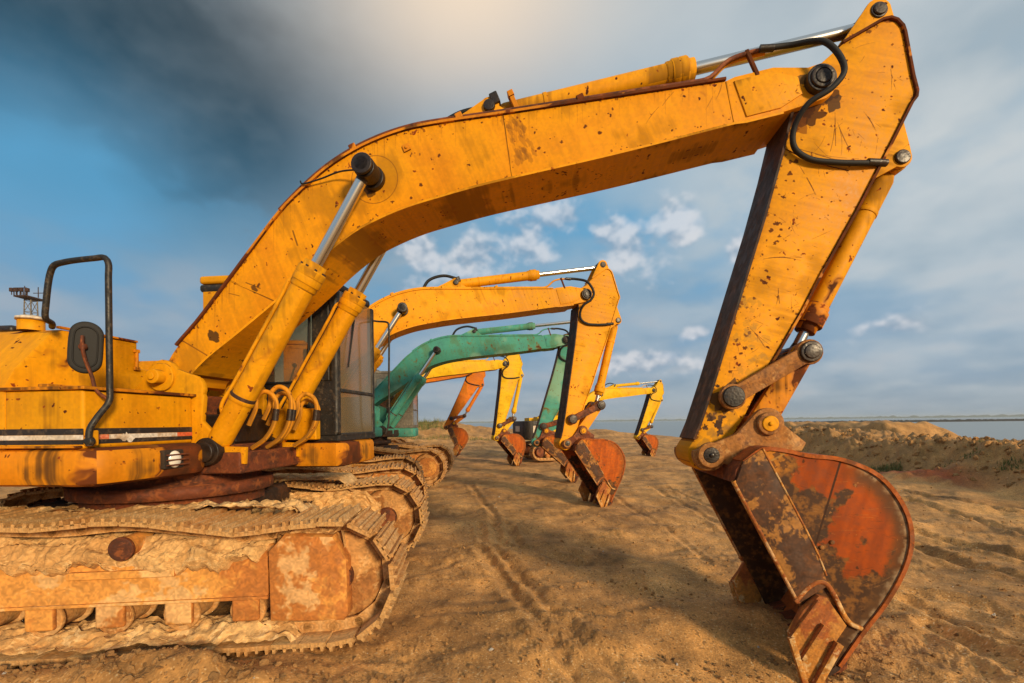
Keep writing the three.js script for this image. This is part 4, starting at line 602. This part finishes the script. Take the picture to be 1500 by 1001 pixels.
function cab(c, g, P) {
  const x0 = -0.12, x1 = 1.33, z0 = -1.40, z1 = -0.455, y0 = 1.448, y1 = 3.05, fm = c.cabMat || M.blackPaint;
  const pane = (pts, z) => plate(pts, z - 0.003, z + 0.003, 0);
  const t = P('cab', [
    box(x0, x1, y0, y0 + 0.06, z0, z1, 0.01),
    box(x0, x1 - 0.02, y0 + 0.06, 2.06, z1 - 0.035, z1, 0.01), box(x0, x1 - 0.02, y0 + 0.06, 1.95, z0, z0 + 0.035, 0.01),     // side walls below the windows
    box(x1 - 0.09, x1, y0 + 0.06, y1 - 0.05, z1 - 0.09, z1 + 0.002, 0.035), box(x1 - 0.07, x1, y0 + 0.06, y1 - 0.05, z0, z0 + 0.06, 0.02),
    box(x1 - 0.27, x1 - 0.09, 2.06, y1 - 0.05, z1 - 0.03, z1 - 0.002, 0.01),
    box(x1 - 0.04, x1 + 0.006, 1.95, 1.985, z0 + 0.05, z1 - 0.08, 0.006), box(x1 - 0.05, x1 + 0.004, y0 + 0.05, 1.53, z0 + 0.05, z1 - 0.08, 0.01),
    box(x0 + 0.34, x0 + 0.42, 2.06, y1 - 0.04, z1 - 0.04, z1, 0.01), box(x0 + 0.42, x1 - 0.24, 2.86, y1 - 0.05, z1 - 0.035, z1 - 0.002, 0.008),
    box(x0 + 0.05, x0 + 0.12, 1.95, y1 - 0.04, z0, z0 + 0.04, 0.01),
  ], fm);
  const roofMat = c.main ? M.yellow : c.cabRoof || c.paint;
  obj('cab_roof', [planPlate([[x0 - 0.02, z0 - 0.01], [x1 - 0.10, z0 - 0.01], [x1 - 0.02, z0 + 0.08], [x1 - 0.02, z1 - 0.10], [x1 - 0.10, z1 + 0.01], [x0 - 0.02, z1 + 0.01]], y1 - 0.05, y1 + 0.035, 0.03)], c.main ? M.blackPaint : roofMat, t);
  obj('rear_wall', [box(x0, x0 + 0.05, y0 + 0.06, y1 - 0.04, z0 + 0.03, z1 - 0.03, 0.01), box(x0, x0 + 0.34, 2.06, y1 - 0.04, z1 - 0.045, z1 + 0.004, 0.01), box(x0 - 0.03, x0 + 0.38, y1 + 0.036, y1 + 0.12, z0 + 0.2, z1 + 0.02, 0.03)], roofMat, t);
  obj('windscreen', [box(x1 - 0.022, x1 - 0.016, 1.985, y1 - 0.06, z0 + 0.055, z1 - 0.085, 0)], M.dustyGlass, t);
  obj('lower_windscreen', [box(x1 - 0.022, x1 - 0.016, 1.53, 1.95, z0 + 0.055, z1 - 0.085, 0)], M.dustyGlass, t);
  obj('side_window', [pane([[x0 + 0.42, 2.062], [x1 - 0.27, 2.062], [x1 - 0.27, 2.86], [x0 + 0.42, 2.86]], z1 - 0.018)], M.glass, t);
  obj('side_window', [pane([[x0 + 0.12, 1.955], [x1 - 0.07, 1.955], [x1 - 0.07, y1 - 0.06], [x0 + 0.12, y1 - 0.06]], z0 + 0.018)], M.glass, t);
  if (!c.main) return t;
  // seat, levers and grab rail
  obj('seat', [box(0.12, 0.60, 1.78, 1.92, -1.15, -0.68, 0.05), box(0.10, 0.24, 1.88, 2.62, -1.14, -0.70, 0.05), box(0.2, 0.55, 1.5, 1.78, -1.08, -0.76, 0.02)], M.rubber, t);
  obj('console', [box(0.50, 0.80, 1.5, 2.02, -0.66, -0.50, 0.03), box(0.50, 0.80, 1.5, 2.02, -1.34, -1.18, 0.03)], M.grey, t);
  for (const z of [-0.58, -1.26]) obj('lever', [rod(V3(0.72, 2.0, z), V3(0.80, 2.22, z), 0.009, 0.009, 8), new THREE.SphereGeometry(0.024, 12, 8).translate(0.80, 2.24, z)], M.rubber, t);
  for (const z of [-0.86, -0.98]) obj('pedal_lever', [rod(V3(1.10, 1.5, z), V3(0.98, 2.0, z), 0.009, 0.009, 8)], M.rubber, t);
  obj('red_cloth', [sheet((u, v) => [0.52 + 0.09 * u + 0.02 * Math.sin(v * 9), 2.36 - 0.22 * v, -0.50 + 0.015 * Math.sin(u * 9 + v * 6)], 12, 16)], M.redCloth, t);
  obj('wiper', [rod(V3(x1 + 0.012, 3.0, -0.85), V3(x1 + 0.012, 2.35, -0.70), 0.006, 0.006, 6), rod(V3(x1 + 0.016, 2.75, -0.82), V3(x1 + 0.016, 2.22, -0.66), 0.008, 0.008, 6)], M.rubber, t);
  obj('window_gasket', [tube(spline([[1.02, 2.10], [1.02, 2.84], [0.98, 2.88], [0.34, 2.88], [0.31, 2.84], [0.31, 2.12], [0.35, 2.07], [0.98, 2.07], [1.02, 2.10]], 80).map(([x, y]) => V3(x, y, z1 + 0.001)), 0.013, 6, 120)], M.rubber, t);
  obj('grab_rail', [tube([[x1 - 0.01, 2.86, z0 + 0.02], [x1 + 0.03, 2.86, z0 - 0.02], [x1 + 0.16, 2.84, z0 - 0.03], [x1 + 0.17, 2.78, z0 - 0.03], [x1 + 0.165, 2.2, z0 - 0.03], [x1 + 0.15, 1.6, z0 - 0.03], [x1 + 0.12, 1.5, z0 - 0.02]].map((p) => V3(...p)), 0.012, 8, 80)], M.blackPaint, t);
  obj('roof_edge', [box(0.35, x1 - 0.02, y1 + 0.03, y1 + 0.05, z1 - 0.02, z1 + 0.03, 0.006)], M.darkRust, t);
  return t;
}
M.cutterDirty = flecked([150, 98, 44], 131, { second: [104, 62, 28], third: [178, 134, 80], f2: 6, f3: 10, bump: 0.006, metres: 0.9 });

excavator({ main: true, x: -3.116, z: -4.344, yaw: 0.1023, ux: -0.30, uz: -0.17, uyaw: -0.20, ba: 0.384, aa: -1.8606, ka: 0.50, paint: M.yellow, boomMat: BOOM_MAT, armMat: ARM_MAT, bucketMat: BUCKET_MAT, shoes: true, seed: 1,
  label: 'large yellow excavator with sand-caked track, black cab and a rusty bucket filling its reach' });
const others = [
  { x: -4.071, z: -8.31, yaw: -0.215, s: 1.016, y: 0.0, ba: 0.367, aa: -1.717, ka: 0.626, ks: 0.84, paint: M.amber, shoes: true, hub: 0.10, label: 'amber yellow excavator parked behind the large one, dark spots down its arm' },
  { x: -4.255, z: -13.137, yaw: -0.045, s: 1.028, y: 0.0, ba: 0.320, aa: -1.862, ka: 0.875, ks: 0.84, paint: M.teal, shoes: true, shoeMat: M.muddySteel, hub: 0.24, noGuard: true, hubMat: M.trackPaint, cabMat: M.grey, cabRoof: M.grey, label: 'faded teal green excavator with grey cab' },
  { x: -5.60, z: -16.8, yaw: -0.30, s: 0.99, y: -0.05, ba: 0.353, aa: -1.694, ka: 0.741, ks: 0.80, paint: M.lemon, label: 'bright lemon yellow excavator standing between the teal and the orange machine' },
  { x: -7.612, z: -22.412, yaw: -0.119, s: 1.014, y: -0.048, ba: 0.376, aa: -1.995, ka: 0.444, ks: 0.84, paint: M.orange, label: 'dull orange excavator with its bucket near the grassy dune' },
  { x: 2.363, z: -21.059, yaw: -0.278, s: 0.802, y: -0.036, ba: 0.327, aa: -1.918, ka: 0.696, ks: 0.84, paint: M.lemon, cwMat: M.blackPaint, cabMat: M.blackPaint, label: 'small lemon yellow excavator with black counterweight, set apart towards the sea' },
];
for (const o of others) excavator({ bucketMat: BUCKET_PLAIN, shoeMat: M.muddySteel, ...o });


// ---------------------------------------------------------------- ground, mounds, sea
const ruts = [   // [photo polyline, half-width m, depth m]
  [[[690, 715], [706, 735], [722, 755], [727, 775]], 0.06, 0.035],
  [[[700, 805], [745, 860], [813, 940], [850, 985], [880, 1020]], 0.07, 0.030], [[[722, 805], [765, 855], [835, 935], [905, 1010]], 0.05, 0.022], [[[734, 815], [790, 872], [853, 936], [940, 1010]], 0.06, 0.026],
  [[[700, 770], [706, 785], [708, 800]], 0.05, 0.03], [[[720, 768], [728, 785], [734, 800]], 0.05, 0.03], [[[742, 768], [752, 785], [762, 800]], 0.05, 0.03], [[[765, 766], [748, 782], [738, 800]], 0.04, 0.02],
  [[[1320, 721], [1400, 735], [1520, 752]], 0.10, 0.05], [[[1329, 736], [1420, 758], [1520, 785]], 0.12, 0.06], [[[1338, 780], [1420, 800], [1520, 825]], 0.09, 0.05], [[[1338, 800], [1408, 824], [1520, 850]], 0.10, 0.06], [[[1300, 860], [1400, 880], [1520, 915]], 0.10, 0.035], [[[1364, 912], [1430, 943], [1520, 993]], 0.08, 0.045], [[[1330, 880], [1420, 918], [1520, 962]], 0.06, 0.03],
  [[[960, 720], [1010, 745], [1090, 790]], 0.05, 0.02], [[[975, 715], [1040, 745], [1110, 785]], 0.05, 0.02], [[[900, 730], [1000, 790], [1040, 830]], 0.04, 0.012],
  [[[640, 690], [760, 705], [870, 728]], 0.10, 0.02], [[[600, 720], [720, 722], [860, 742]], 0.08, 0.02], [[[620, 905], [760, 895], [900, 900]], 0.06, 0.012],
].map(([p, w, d]) => [p.map(([x, y]) => groundAt(x, y)), w, d]);
const ledgeLine = [[780, 812], [830, 826], [900, 830], [960, 822], [1040, 824]].map(([x, y]) => groundAt(x, y));
function toLine(x, z, P) { let best = 1e9, side = 0; for (let i = 0; i < P.length - 1; i++) { const [ax, az] = P[i], [bx, bz] = P[i + 1], dx = bx - ax, dz = bz - az, t = clamp(((x - ax) * dx + (z - az) * dz) / (dx * dx + dz * dz)), ex = x - ax - dx * t, ez = z - az - dz * t, d = Math.hypot(ex, ez); if (d < best) { best = d; side = dx * ez - dz * ex; } } return [best, side]; }
const crest = [[-5, 0.6], [-8, 0.85], [-11, 0.95], [-13.5, 1.02], [-15.5, 0.95], [-17.2, 0.86], [-19, 1.05], [-21, 1.22], [-22.5, 1.0], [-24, 0.3], [-26, 0.0]];
const crestAt = (z) => { if (z > crest[0][0]) return lerp(0.6, 0, sstep(-5, 3, z)); for (let i = 0; i < crest.length - 1; i++) if (z <= crest[i][0] && z >= crest[i + 1][0]) return lerp(crest[i][1], crest[i + 1][1], (crest[i][0] - z) / (crest[i][0] - crest[i + 1][0])); return 0; };
function groundH(x, z) {
  const r = Math.hypot(x, z);
  let h = -0.08 + 0.06 * Math.exp(-((x + 3.2) ** 2 / 7 + (z + 4.4) ** 2 / 5)) - 0.17 * Math.exp(-((x - 1.75) ** 2 / 0.9 + (z + 2.95) ** 2 / 0.5));
  h += 0.10 * fbm2(x * 0.13, z * 0.13, 3) * sstep(3, 12, r) + 0.06 * fbm2(x * 0.75 + 4, z * 0.75, 3);
  const near = sstep(60, 15, r);
  if (near > 0) { const f = fbm2(x * 3.1, z * 3.1 + 9, 4, 0.55); const rough = 0.25 + 0.9 * sstep(-0.1, 0.5, fbm2(x * 0.5 + 8, z * 0.9, 3)); h += near * rough * (0.026 * f + 0.012 * Math.abs(fbm2(x * 7.5 + 2, z * 7.5, 3)) + 0.005 * n2(x * 24, z * 24)); }
  // churned strip where the tracks turned, sand thrown up along the near track
  h += 0.27 * Math.exp(-((x + 2.15) ** 2 / 0.55 + (z + 2.86) ** 2 / 0.055)) * (0.9 + 0.3 * fbm2(x * 2.4, z * 2.4, 2)) + 0.08 * Math.exp(-((x + 3.3) ** 2 / 0.6 + (z + 2.90) ** 2 / 0.05));
  if (r < 32) for (const [P, w, d] of ruts) {
    const x0 = P[0][0]; if (Math.abs(x - x0) > 9) continue;
    const [q] = toLine(x, z, P); if (q < w * 4) { const k = q / w, wob = 0.75 + 0.5 * n2(x * 5, z * 5); h += 1.35 * d * wob * (-Math.exp(-k * k) + 0.55 * Math.exp(-((k - 1.9) ** 2) * 1.6)); }
  }
  if (r < 14) { const [q, s] = toLine(x, z, ledgeLine); h += 0.03 * Math.exp(-q * q / 0.35) * (s > 0 ? 1 : -0.3) * sstep(0, 0.05, q); }
  // spoil ridge beside the yard, running away from the camera
  const xe = lerp(10.5, 11.5, sstep(-9, -15, z)) + 0.6 * fbm2(z * 0.25, 3, 2), a = crestAt(z);
  const rise = sstep(xe, xe + 1.7, x) * sstep(18.5, 15.2, x);
  if (a > 0 && rise > 0) h += a * rise * (1 + 0.05 * n2(x, z)) + rise * (0.26 * fbm2(x * 0.8, z * 0.8, 4, 0.6) + 0.26 * Math.abs(fbm2(x * 1.9, z * 1.9 + 5, 4, 0.6)) - 0.08);
  h += 0.28 * Math.exp(-((x - 11.0) ** 2 / 0.5 + (z + 12.2) ** 2 / 1.3)) * (0.8 + 0.4 * n2(x * 2, z * 2)) * (x < 14 ? 1 : 0);
  // second bank further out, dune and beach crest
  const b2 = sstep(23.5, 26.2, x) * sstep(34, 29, x) * sstep(-25, -33, z) * sstep(-85, -60, z); h += 1.5 * b2 * (0.85 + 0.25 * fbm2(x * 0.3, z * 0.3, 3));
  const far = sstep(-34, -46, z) * sstep(-75, -52, z) * sstep(16, 8, x); h += far * (0.78 + 0.25 * fbm2(x * 0.22, z * 0.22, 3) + 0.65 * Math.exp(-((x + 8.5) ** 2) / 22) + 0.5 * Math.exp(-((x - 16) ** 2) / 6));
  h += 0.5 * sstep(-26, -34, z) * Math.exp(-((x + 7) ** 2) / 40) * sstep(-60, -44, z) * (0.8 + 0.4 * n2(x * 0.7, z * 0.7));
  // shore
  const shore = Math.max(sstep(-70, -150, z), sstep(16.5, 23, x) * sstep(3, -6, z)); h = lerp(h, -2.2, shore * (1 - b2 * 0.999 > 0 ? 1 - b2 : 0));
  return h;
}
function groundMesh() {
  const angs = []; for (let a = -56; a <= 56.001; a += 0.16) angs.push(a); for (let a = 60; a <= 302; a += 4) angs.push(a);
  const rad = [0]; let r = 0.5; while (r < 70) { rad.push(r); r *= r < 1.6 ? 1.25 : r < 14 ? 1.0095 : 1.014; } while (r < 3000) { rad.push(r); r *= 1.18; }
  const na = angs.length, nr = rad.length, pos = new Float32Array(na * nr * 3), uv = new Float32Array(na * nr * 2), col = new Float32Array(na * nr * 3), idx = [];
  for (let i = 0; i < na; i++) for (let j = 0; j < nr; j++) {
    const t = angs[i] * Math.PI / 180, x = rad[j] * Math.sin(t), z = -rad[j] * Math.cos(t), k = i * nr + j, y = groundH(x, z);
    pos.set([x, y, z], k * 3); uv.set([x, z], k * 2);
    // damp and dry patches, red clay by the ridge foot
    const p = fbm2(x * 0.45 + 3, z * 0.45, 4), d = fbm2(x * 1.6 + 9, z * 1.6, 4, 0.6); let c = 1 + 0.55 * p + 0.45 * d; let cr = c, cg = c * (0.985 + 0.03 * p), cb = c * (0.96 + 0.06 * p);
    const red = Math.exp(-((x - 11.0 - 0.3 * d) ** 2 / 0.25)) * sstep(-10, -12, z) * sstep(-15.5, -14, z); cr = lerp(cr, 0.75, red); cg = lerp(cg, 0.30, red); cb = lerp(cb, 0.20, red);
    const soil = sstep(10.8, 11.9, x) * sstep(19, 17, x) * sstep(-26, -22, z) * 0.8; cr = lerp(cr, 0.74 + 0.4 * d, soil); cg = lerp(cg, 0.74 + 0.4 * d, soil); cb = lerp(cb, 0.74 + 0.4 * d, soil);
    col.set([cr, cg, cb], k * 3);
  }
  for (let i = 0; i < na; i++) for (let j = 0; j < nr - 1; j++) { const a = i * nr + j, b = ((i + 1) % na) * nr + j; if (j) idx.push(a, a + 1, b); idx.push(a + 1, b + 1, b); }
  const g = new THREE.BufferGeometry(); g.setAttribute('position', new THREE.BufferAttribute(pos, 3)); g.setAttribute('uv', new THREE.BufferAttribute(uv, 2)); g.setAttribute('color', new THREE.BufferAttribute(col, 3)); g.setIndex(idx); g.computeVertexNormals();
  return g;
}
const sandMat = (() => {
  const S = surfaceCanvases(900, 900, 3, 3, (x, y) => {
    const a = fbmV(x * 1.5, y * 1.5, 5, 0.6), b = fbmV(x * 9, y * 9, 4, 0.65), f = v2(x * 110, y * 110), g = v2(x * 45 + 7, y * 45), k = 1 + 0.10 * a + 0.12 * b + 0.09 * f + 0.06 * g;
    let c = [178 * k, 130 * k, 72 * k * (1 + 0.04 * a)]; if (f > 0.86) c = [206, 176, 130]; if (g > 0.80) c = c.map((v) => v * 0.72); return [...c, 235];
  });
  const m = new THREE.MeshStandardMaterial({ map: texOf(S.a, true), roughness: 0.95, vertexColors: true, bumpMap: texOf(reliefSand), bumpScale: 0.006 });
  m.map.repeat.set(1 / 3, 1 / 3); m.bumpMap.repeat.set(1 / 1.1, 1 / 1.1); return m;
})();
const ground = new THREE.Mesh(groundMesh(), sandMat); ground.name = 'ground'; ground.receiveShadow = ground.castShadow = true; tag(ground, 'bare sandy ground with ruts and low mounds', 'ground', null, 'structure'); scene.add(ground);
const sea = new THREE.Mesh(new THREE.RingGeometry(15, 8500, 180, 60).rotateX(-Math.PI / 2).translate(0, -1.2, 0), new THREE.MeshStandardMaterial({ color: new THREE.Color().setRGB(0.24, 0.26, 0.25), roughness: 0.3, metalness: 0, bumpMap: (() => { const t = texOf(reliefSand); t.repeat.set(160, 160); return t; })(), bumpScale: 0.12 }));
sea.name = 'sea'; sea.receiveShadow = true; tag(sea, 'calm grey-blue sea out to the horizon', 'sea', null, 'structure'); scene.add(sea);

// far coast and breakwater
{
  const f = (dist, a0, a1, hgt, s) => sheet((u, v) => { const a = lerp(a0, a1, u), h = hgt * (0.35 + 0.65 * Math.abs(fbm2(a * 40 + s, s, 4))) * sstep(0, 0.03, u) * sstep(1, 0.97, u), d = dist * (1 + 0.02 * v); return [d * Math.sin(a), v > 0.4 && v < 0.6 ? -1.2 + h : -1.6, -d * Math.cos(a)]; }, 400, 4);
  const coast = obj('hills', [f(3600, -0.5, 0.95, 22, 2)], new THREE.MeshStandardMaterial({ color: '#5c6044', roughness: 1 })); tag(coast, 'low distant coast along the horizon', 'coast', null, 'structure');
  const rk = new THREE.MeshStandardMaterial({ color: '#3a352e', roughness: 1 });
  const bw = obj('breakwater', [sheet((u, v) => { const x = lerp(120, 700, u), w = (v - 0.5) * 12; return [x, -1.4 + (Math.abs(v - 0.5) < 0.3 ? 1.5 * (0.7 + 0.5 * Math.abs(n2(x * 0.3, v * 9))) : 0), -300 + x * 0.06 + w]; }, 500, 6)], rk);
  tag(bw, 'long low dark stone breakwater across the water', 'breakwater');
}
scene.fog = new THREE.FogExp2(new THREE.Color('#aeb6bc'), 0.0002);

// floodlight tower behind the yard
{
  const t = new THREE.Group(); t.name = 'floodlight_tower'; tag(t, 'slim steel lattice floodlight tower rising behind the yellow hood', 'tower'); scene.add(t);
  const D = 62, X = (47 - 750) / FOCAL * D; t.position.set(X, 0, -D);
  const H = 20, st = M.darkRust, g1 = [], w = (y) => lerp(0.75, 0.42, y / H);
  const legs = [[-1, -1], [1, -1], [1, 1], [-1, 1]];
  for (const [a, b] of legs) obj('leg', [rod(V3(a * w(0), -0.5, b * w(0)), V3(a * w(H), H - 1.2, b * w(H)), 0.09, 0.07, 8)], M.grey, t);
  for (let k = 0; k < 12; k++) for (let i = 0; i < 4; i++) { const [a, b] = legs[i], [p, q] = legs[(i + 1) % 4], y = k * 1.55, y2 = y + 1.55; g1.push(rod(V3(a * w(y), y, b * w(y)), V3(p * w(y2), y2, q * w(y2)), 0.04, 0.04, 5), rod(V3(a * w(y2), y2, b * w(y2)), V3(p * w(y2), y2, q * w(y2)), 0.035, 0.035, 5)); }
  obj('bracing', g1, M.grey, t);
  obj('platform', [box(-0.85, 0.85, H - 1.2, H - 1.0, -1.2, 1.4, 0.02), box(-0.85, 0.85, H - 0.1, H - 0.02, 1.3, 1.4, 0.01), box(-0.85, 0.85, H - 0.1, H - 0.02, -1.2, -1.1, 0.01), ...[-0.8, -0.4, 0, 0.4, 0.8].map((x) => box(x - 0.04, x + 0.04, H - 1.0, H - 0.1, 1.3, 1.4, 0.01))], M.darkRust, t);
  for (const [x, z] of [[-0.95, 1.5], [-0.35, 1.5], [0.3, 1.5], [0.9, 1.3]]) obj('floodlight', [box(x - 0.20, x + 0.20, H - 0.6, H - 0.1, z - 0.15, z + 0.17, 0.05), rod(V3(x, H - 1.0, z), V3(x, H - 0.4, z), 0.05, 0.05, 6)], M.darkRust, t);
  obj('mast_head', [rod(V3(-0.8, H - 1, 0), V3(-0.8, H + 0.6, 0), 0.06, 0.05, 6), rod(V3(1.0, H - 1, 0), V3(1.0, H + 0.4, 0), 0.06, 0.05, 6)], M.darkRust, t);
}
// crumpled sheet lying on the track
tag(obj('sheet_of_plastic', [sheet((u, v) => [-3.60 + 0.50 * u, 1.06 + 0.05 * fbm2(u * 4, v * 4, 3) + 0.03 * Math.sin(u * 9) - 0.05 * v, -4.15 + 0.42 * v], 26, 20)], new THREE.MeshStandardMaterial({ color: '#a8a29a', roughness: 0.85, side: THREE.DoubleSide })), 'crumpled pale grey plastic sheet lying on the sandy track', 'plastic sheet');

// clods and pebbles: uncountable
{
  const base = new THREE.IcosahedronGeometry(1, 1), p = base.attributes.position; for (let i = 0; i < p.count; i++) { const v = V3().fromBufferAttribute(p, i), k = 0.8 + 0.35 * n3(v.x * 1.4, v.y * 1.4, v.z * 1.4); p.setXYZ(i, v.x * k, v.y * k * 0.7, v.z * k); } base.computeVertexNormals();
  const N = 9000, m = new THREE.InstancedMesh(base, new THREE.MeshStandardMaterial({ color: '#ffffff', roughness: 1, bumpMap: texOf(reliefSand), bumpScale: 0.004 }), N), r = mulberry(404), d = new THREE.Object3D(), col = new THREE.Color();
  for (let i = 0; i < N; i++) {
    let x, z, s; const k = r();
    if (k < 0.12) { x = -2.3 + (r() - 0.5) * 3.2; z = -2.72 + (r() - 0.5) * 0.7; s = 0.006 + 0.03 * r() ** 4; }
    else if (k < 0.20) { x = 1.9 + (r() - 0.5) * 1.6; z = -2.9 + (r() - 0.5) * 1.2; s = 0.005 + 0.022 * r() ** 4; }
    else if (k < 0.30) { x = 11 + 3 * r(); z = -9 - 13 * r(); s = 0.02 + 0.10 * r() ** 3; }
    else { const rr = 2.6 + 14 * r() * r(), a = (r() - 0.5) * 1.9; x = rr * Math.sin(a); z = -rr * Math.cos(a); s = 0.0035 + 0.02 * r() ** 6 + 0.0012 * rr * r(); if (n2(x * 0.6, z * 0.6) < -0.1) s *= 0.6; }
    d.position.set(x, groundH(x, z) + s * 0.2, z); d.rotation.set(r() * 6, r() * 6, r() * 6); d.scale.set(s * (0.7 + 0.7 * r()), s * (0.7 + 0.5 * r()), s * (0.7 + 0.7 * r())); d.updateMatrix(); m.setMatrixAt(i, d.matrix);
    const b = 0.75 + 0.5 * r(); if (k >= 0.30 && r() < 0.02) col.setRGB(0.5, 0.46, 0.40); else col.setRGB(0.36 * b, 0.19 * b, 0.065 * b); m.setColorAt(i, col);
  }
  m.name = 'sand_clods'; m.castShadow = m.receiveShadow = true; tag(m, 'clods and pebbles scattered over the sand', 'clods', null, 'stuff'); scene.add(m);
}
// grass on the dune and by the ridge
function grass(name, label, spots, seed) {
  const blade = new THREE.BufferGeometry(); blade.setAttribute('position', new THREE.Float32BufferAttribute([-0.5, 0, 0, 0.5, 0, 0, 0.35, 0.5, 0.06, -0.35, 0.5, 0.06, 0.05, 1, 0.25], 3)); blade.setIndex([0, 1, 2, 0, 2, 3, 3, 2, 4]); blade.computeVertexNormals();
  const r = mulberry(seed), n = spots.reduce((a, s) => a + s[4], 0), m = new THREE.InstancedMesh(blade, new THREE.MeshPhysicalMaterial({ color: '#ffffff', roughness: 0.9, side: THREE.DoubleSide }), n), d = new THREE.Object3D(), col = new THREE.Color(); let k = 0;
  for (const [cx, cz, sx, sz, cnt, hgt] of spots) for (let i = 0; i < cnt; i++) {
    const a = r() * 6.28, q = Math.sqrt(r()), x = cx + sx * q * Math.cos(a), z = cz + sz * q * Math.sin(a), h = hgt * (0.4 + 0.8 * r()) * (0.6 + 0.6 * Math.abs(n2(x * 1.3, z * 1.3)));
    d.position.set(x, groundH(x, z) - 0.02, z); d.rotation.set((r() - 0.5) * 0.7, r() * 6.28, (r() - 0.5) * 0.7); d.scale.set(0.012 + 0.02 * hgt, h, h); d.updateMatrix(); m.setMatrixAt(k, d.matrix); const b = 0.6 + 0.7 * r(); r() < 0.45 ? col.setRGB(0.24 * b, 0.19 * b, 0.06 * b) : col.setRGB(0.085 * b, 0.13 * b, 0.025 * b); m.setColorAt(k++, col);
  }
  m.name = name; m.castShadow = m.receiveShadow = true; tag(m, label, 'grass', null, 'stuff'); scene.add(m);
}
grass('grass', 'green and straw-coloured grass on the dune', [[-8.5, -42, 2.6, 2.5, 1900, 0.6], [-5.0, -37, 1.4, 0.8, 260, 0.4], [-8.6, -36, 1.6, 0.8, 300, 0.4], [-6.6, -35.2, 1.0, 0.5, 160, 0.35], [-2.6, -36.5, 1.3, 0.7, 240, 0.35], [2.4, -36.5, 1.6, 0.6, 200, 0.3]], 71);
grass('grass_patch', 'short green grass by the foot of the spoil ridge', [[11.3, -14.2, 0.5, 0.45, 600, 0.24], [12.0, -12.4, 0.3, 0.5, 160, 0.14], [11.8, -10.9, 0.2, 0.4, 200, 0.15], [13.0, -12.6, 0.4, 0.6, 120, 0.12]], 73);

const renderer = new THREE.WebGLRenderer();
renderer.shadowMap.enabled = true;
renderer.toneMapping = THREE.LinearToneMapping;
renderer.toneMappingExposure = EXPOSURE;
renderer.render(scene, camera);
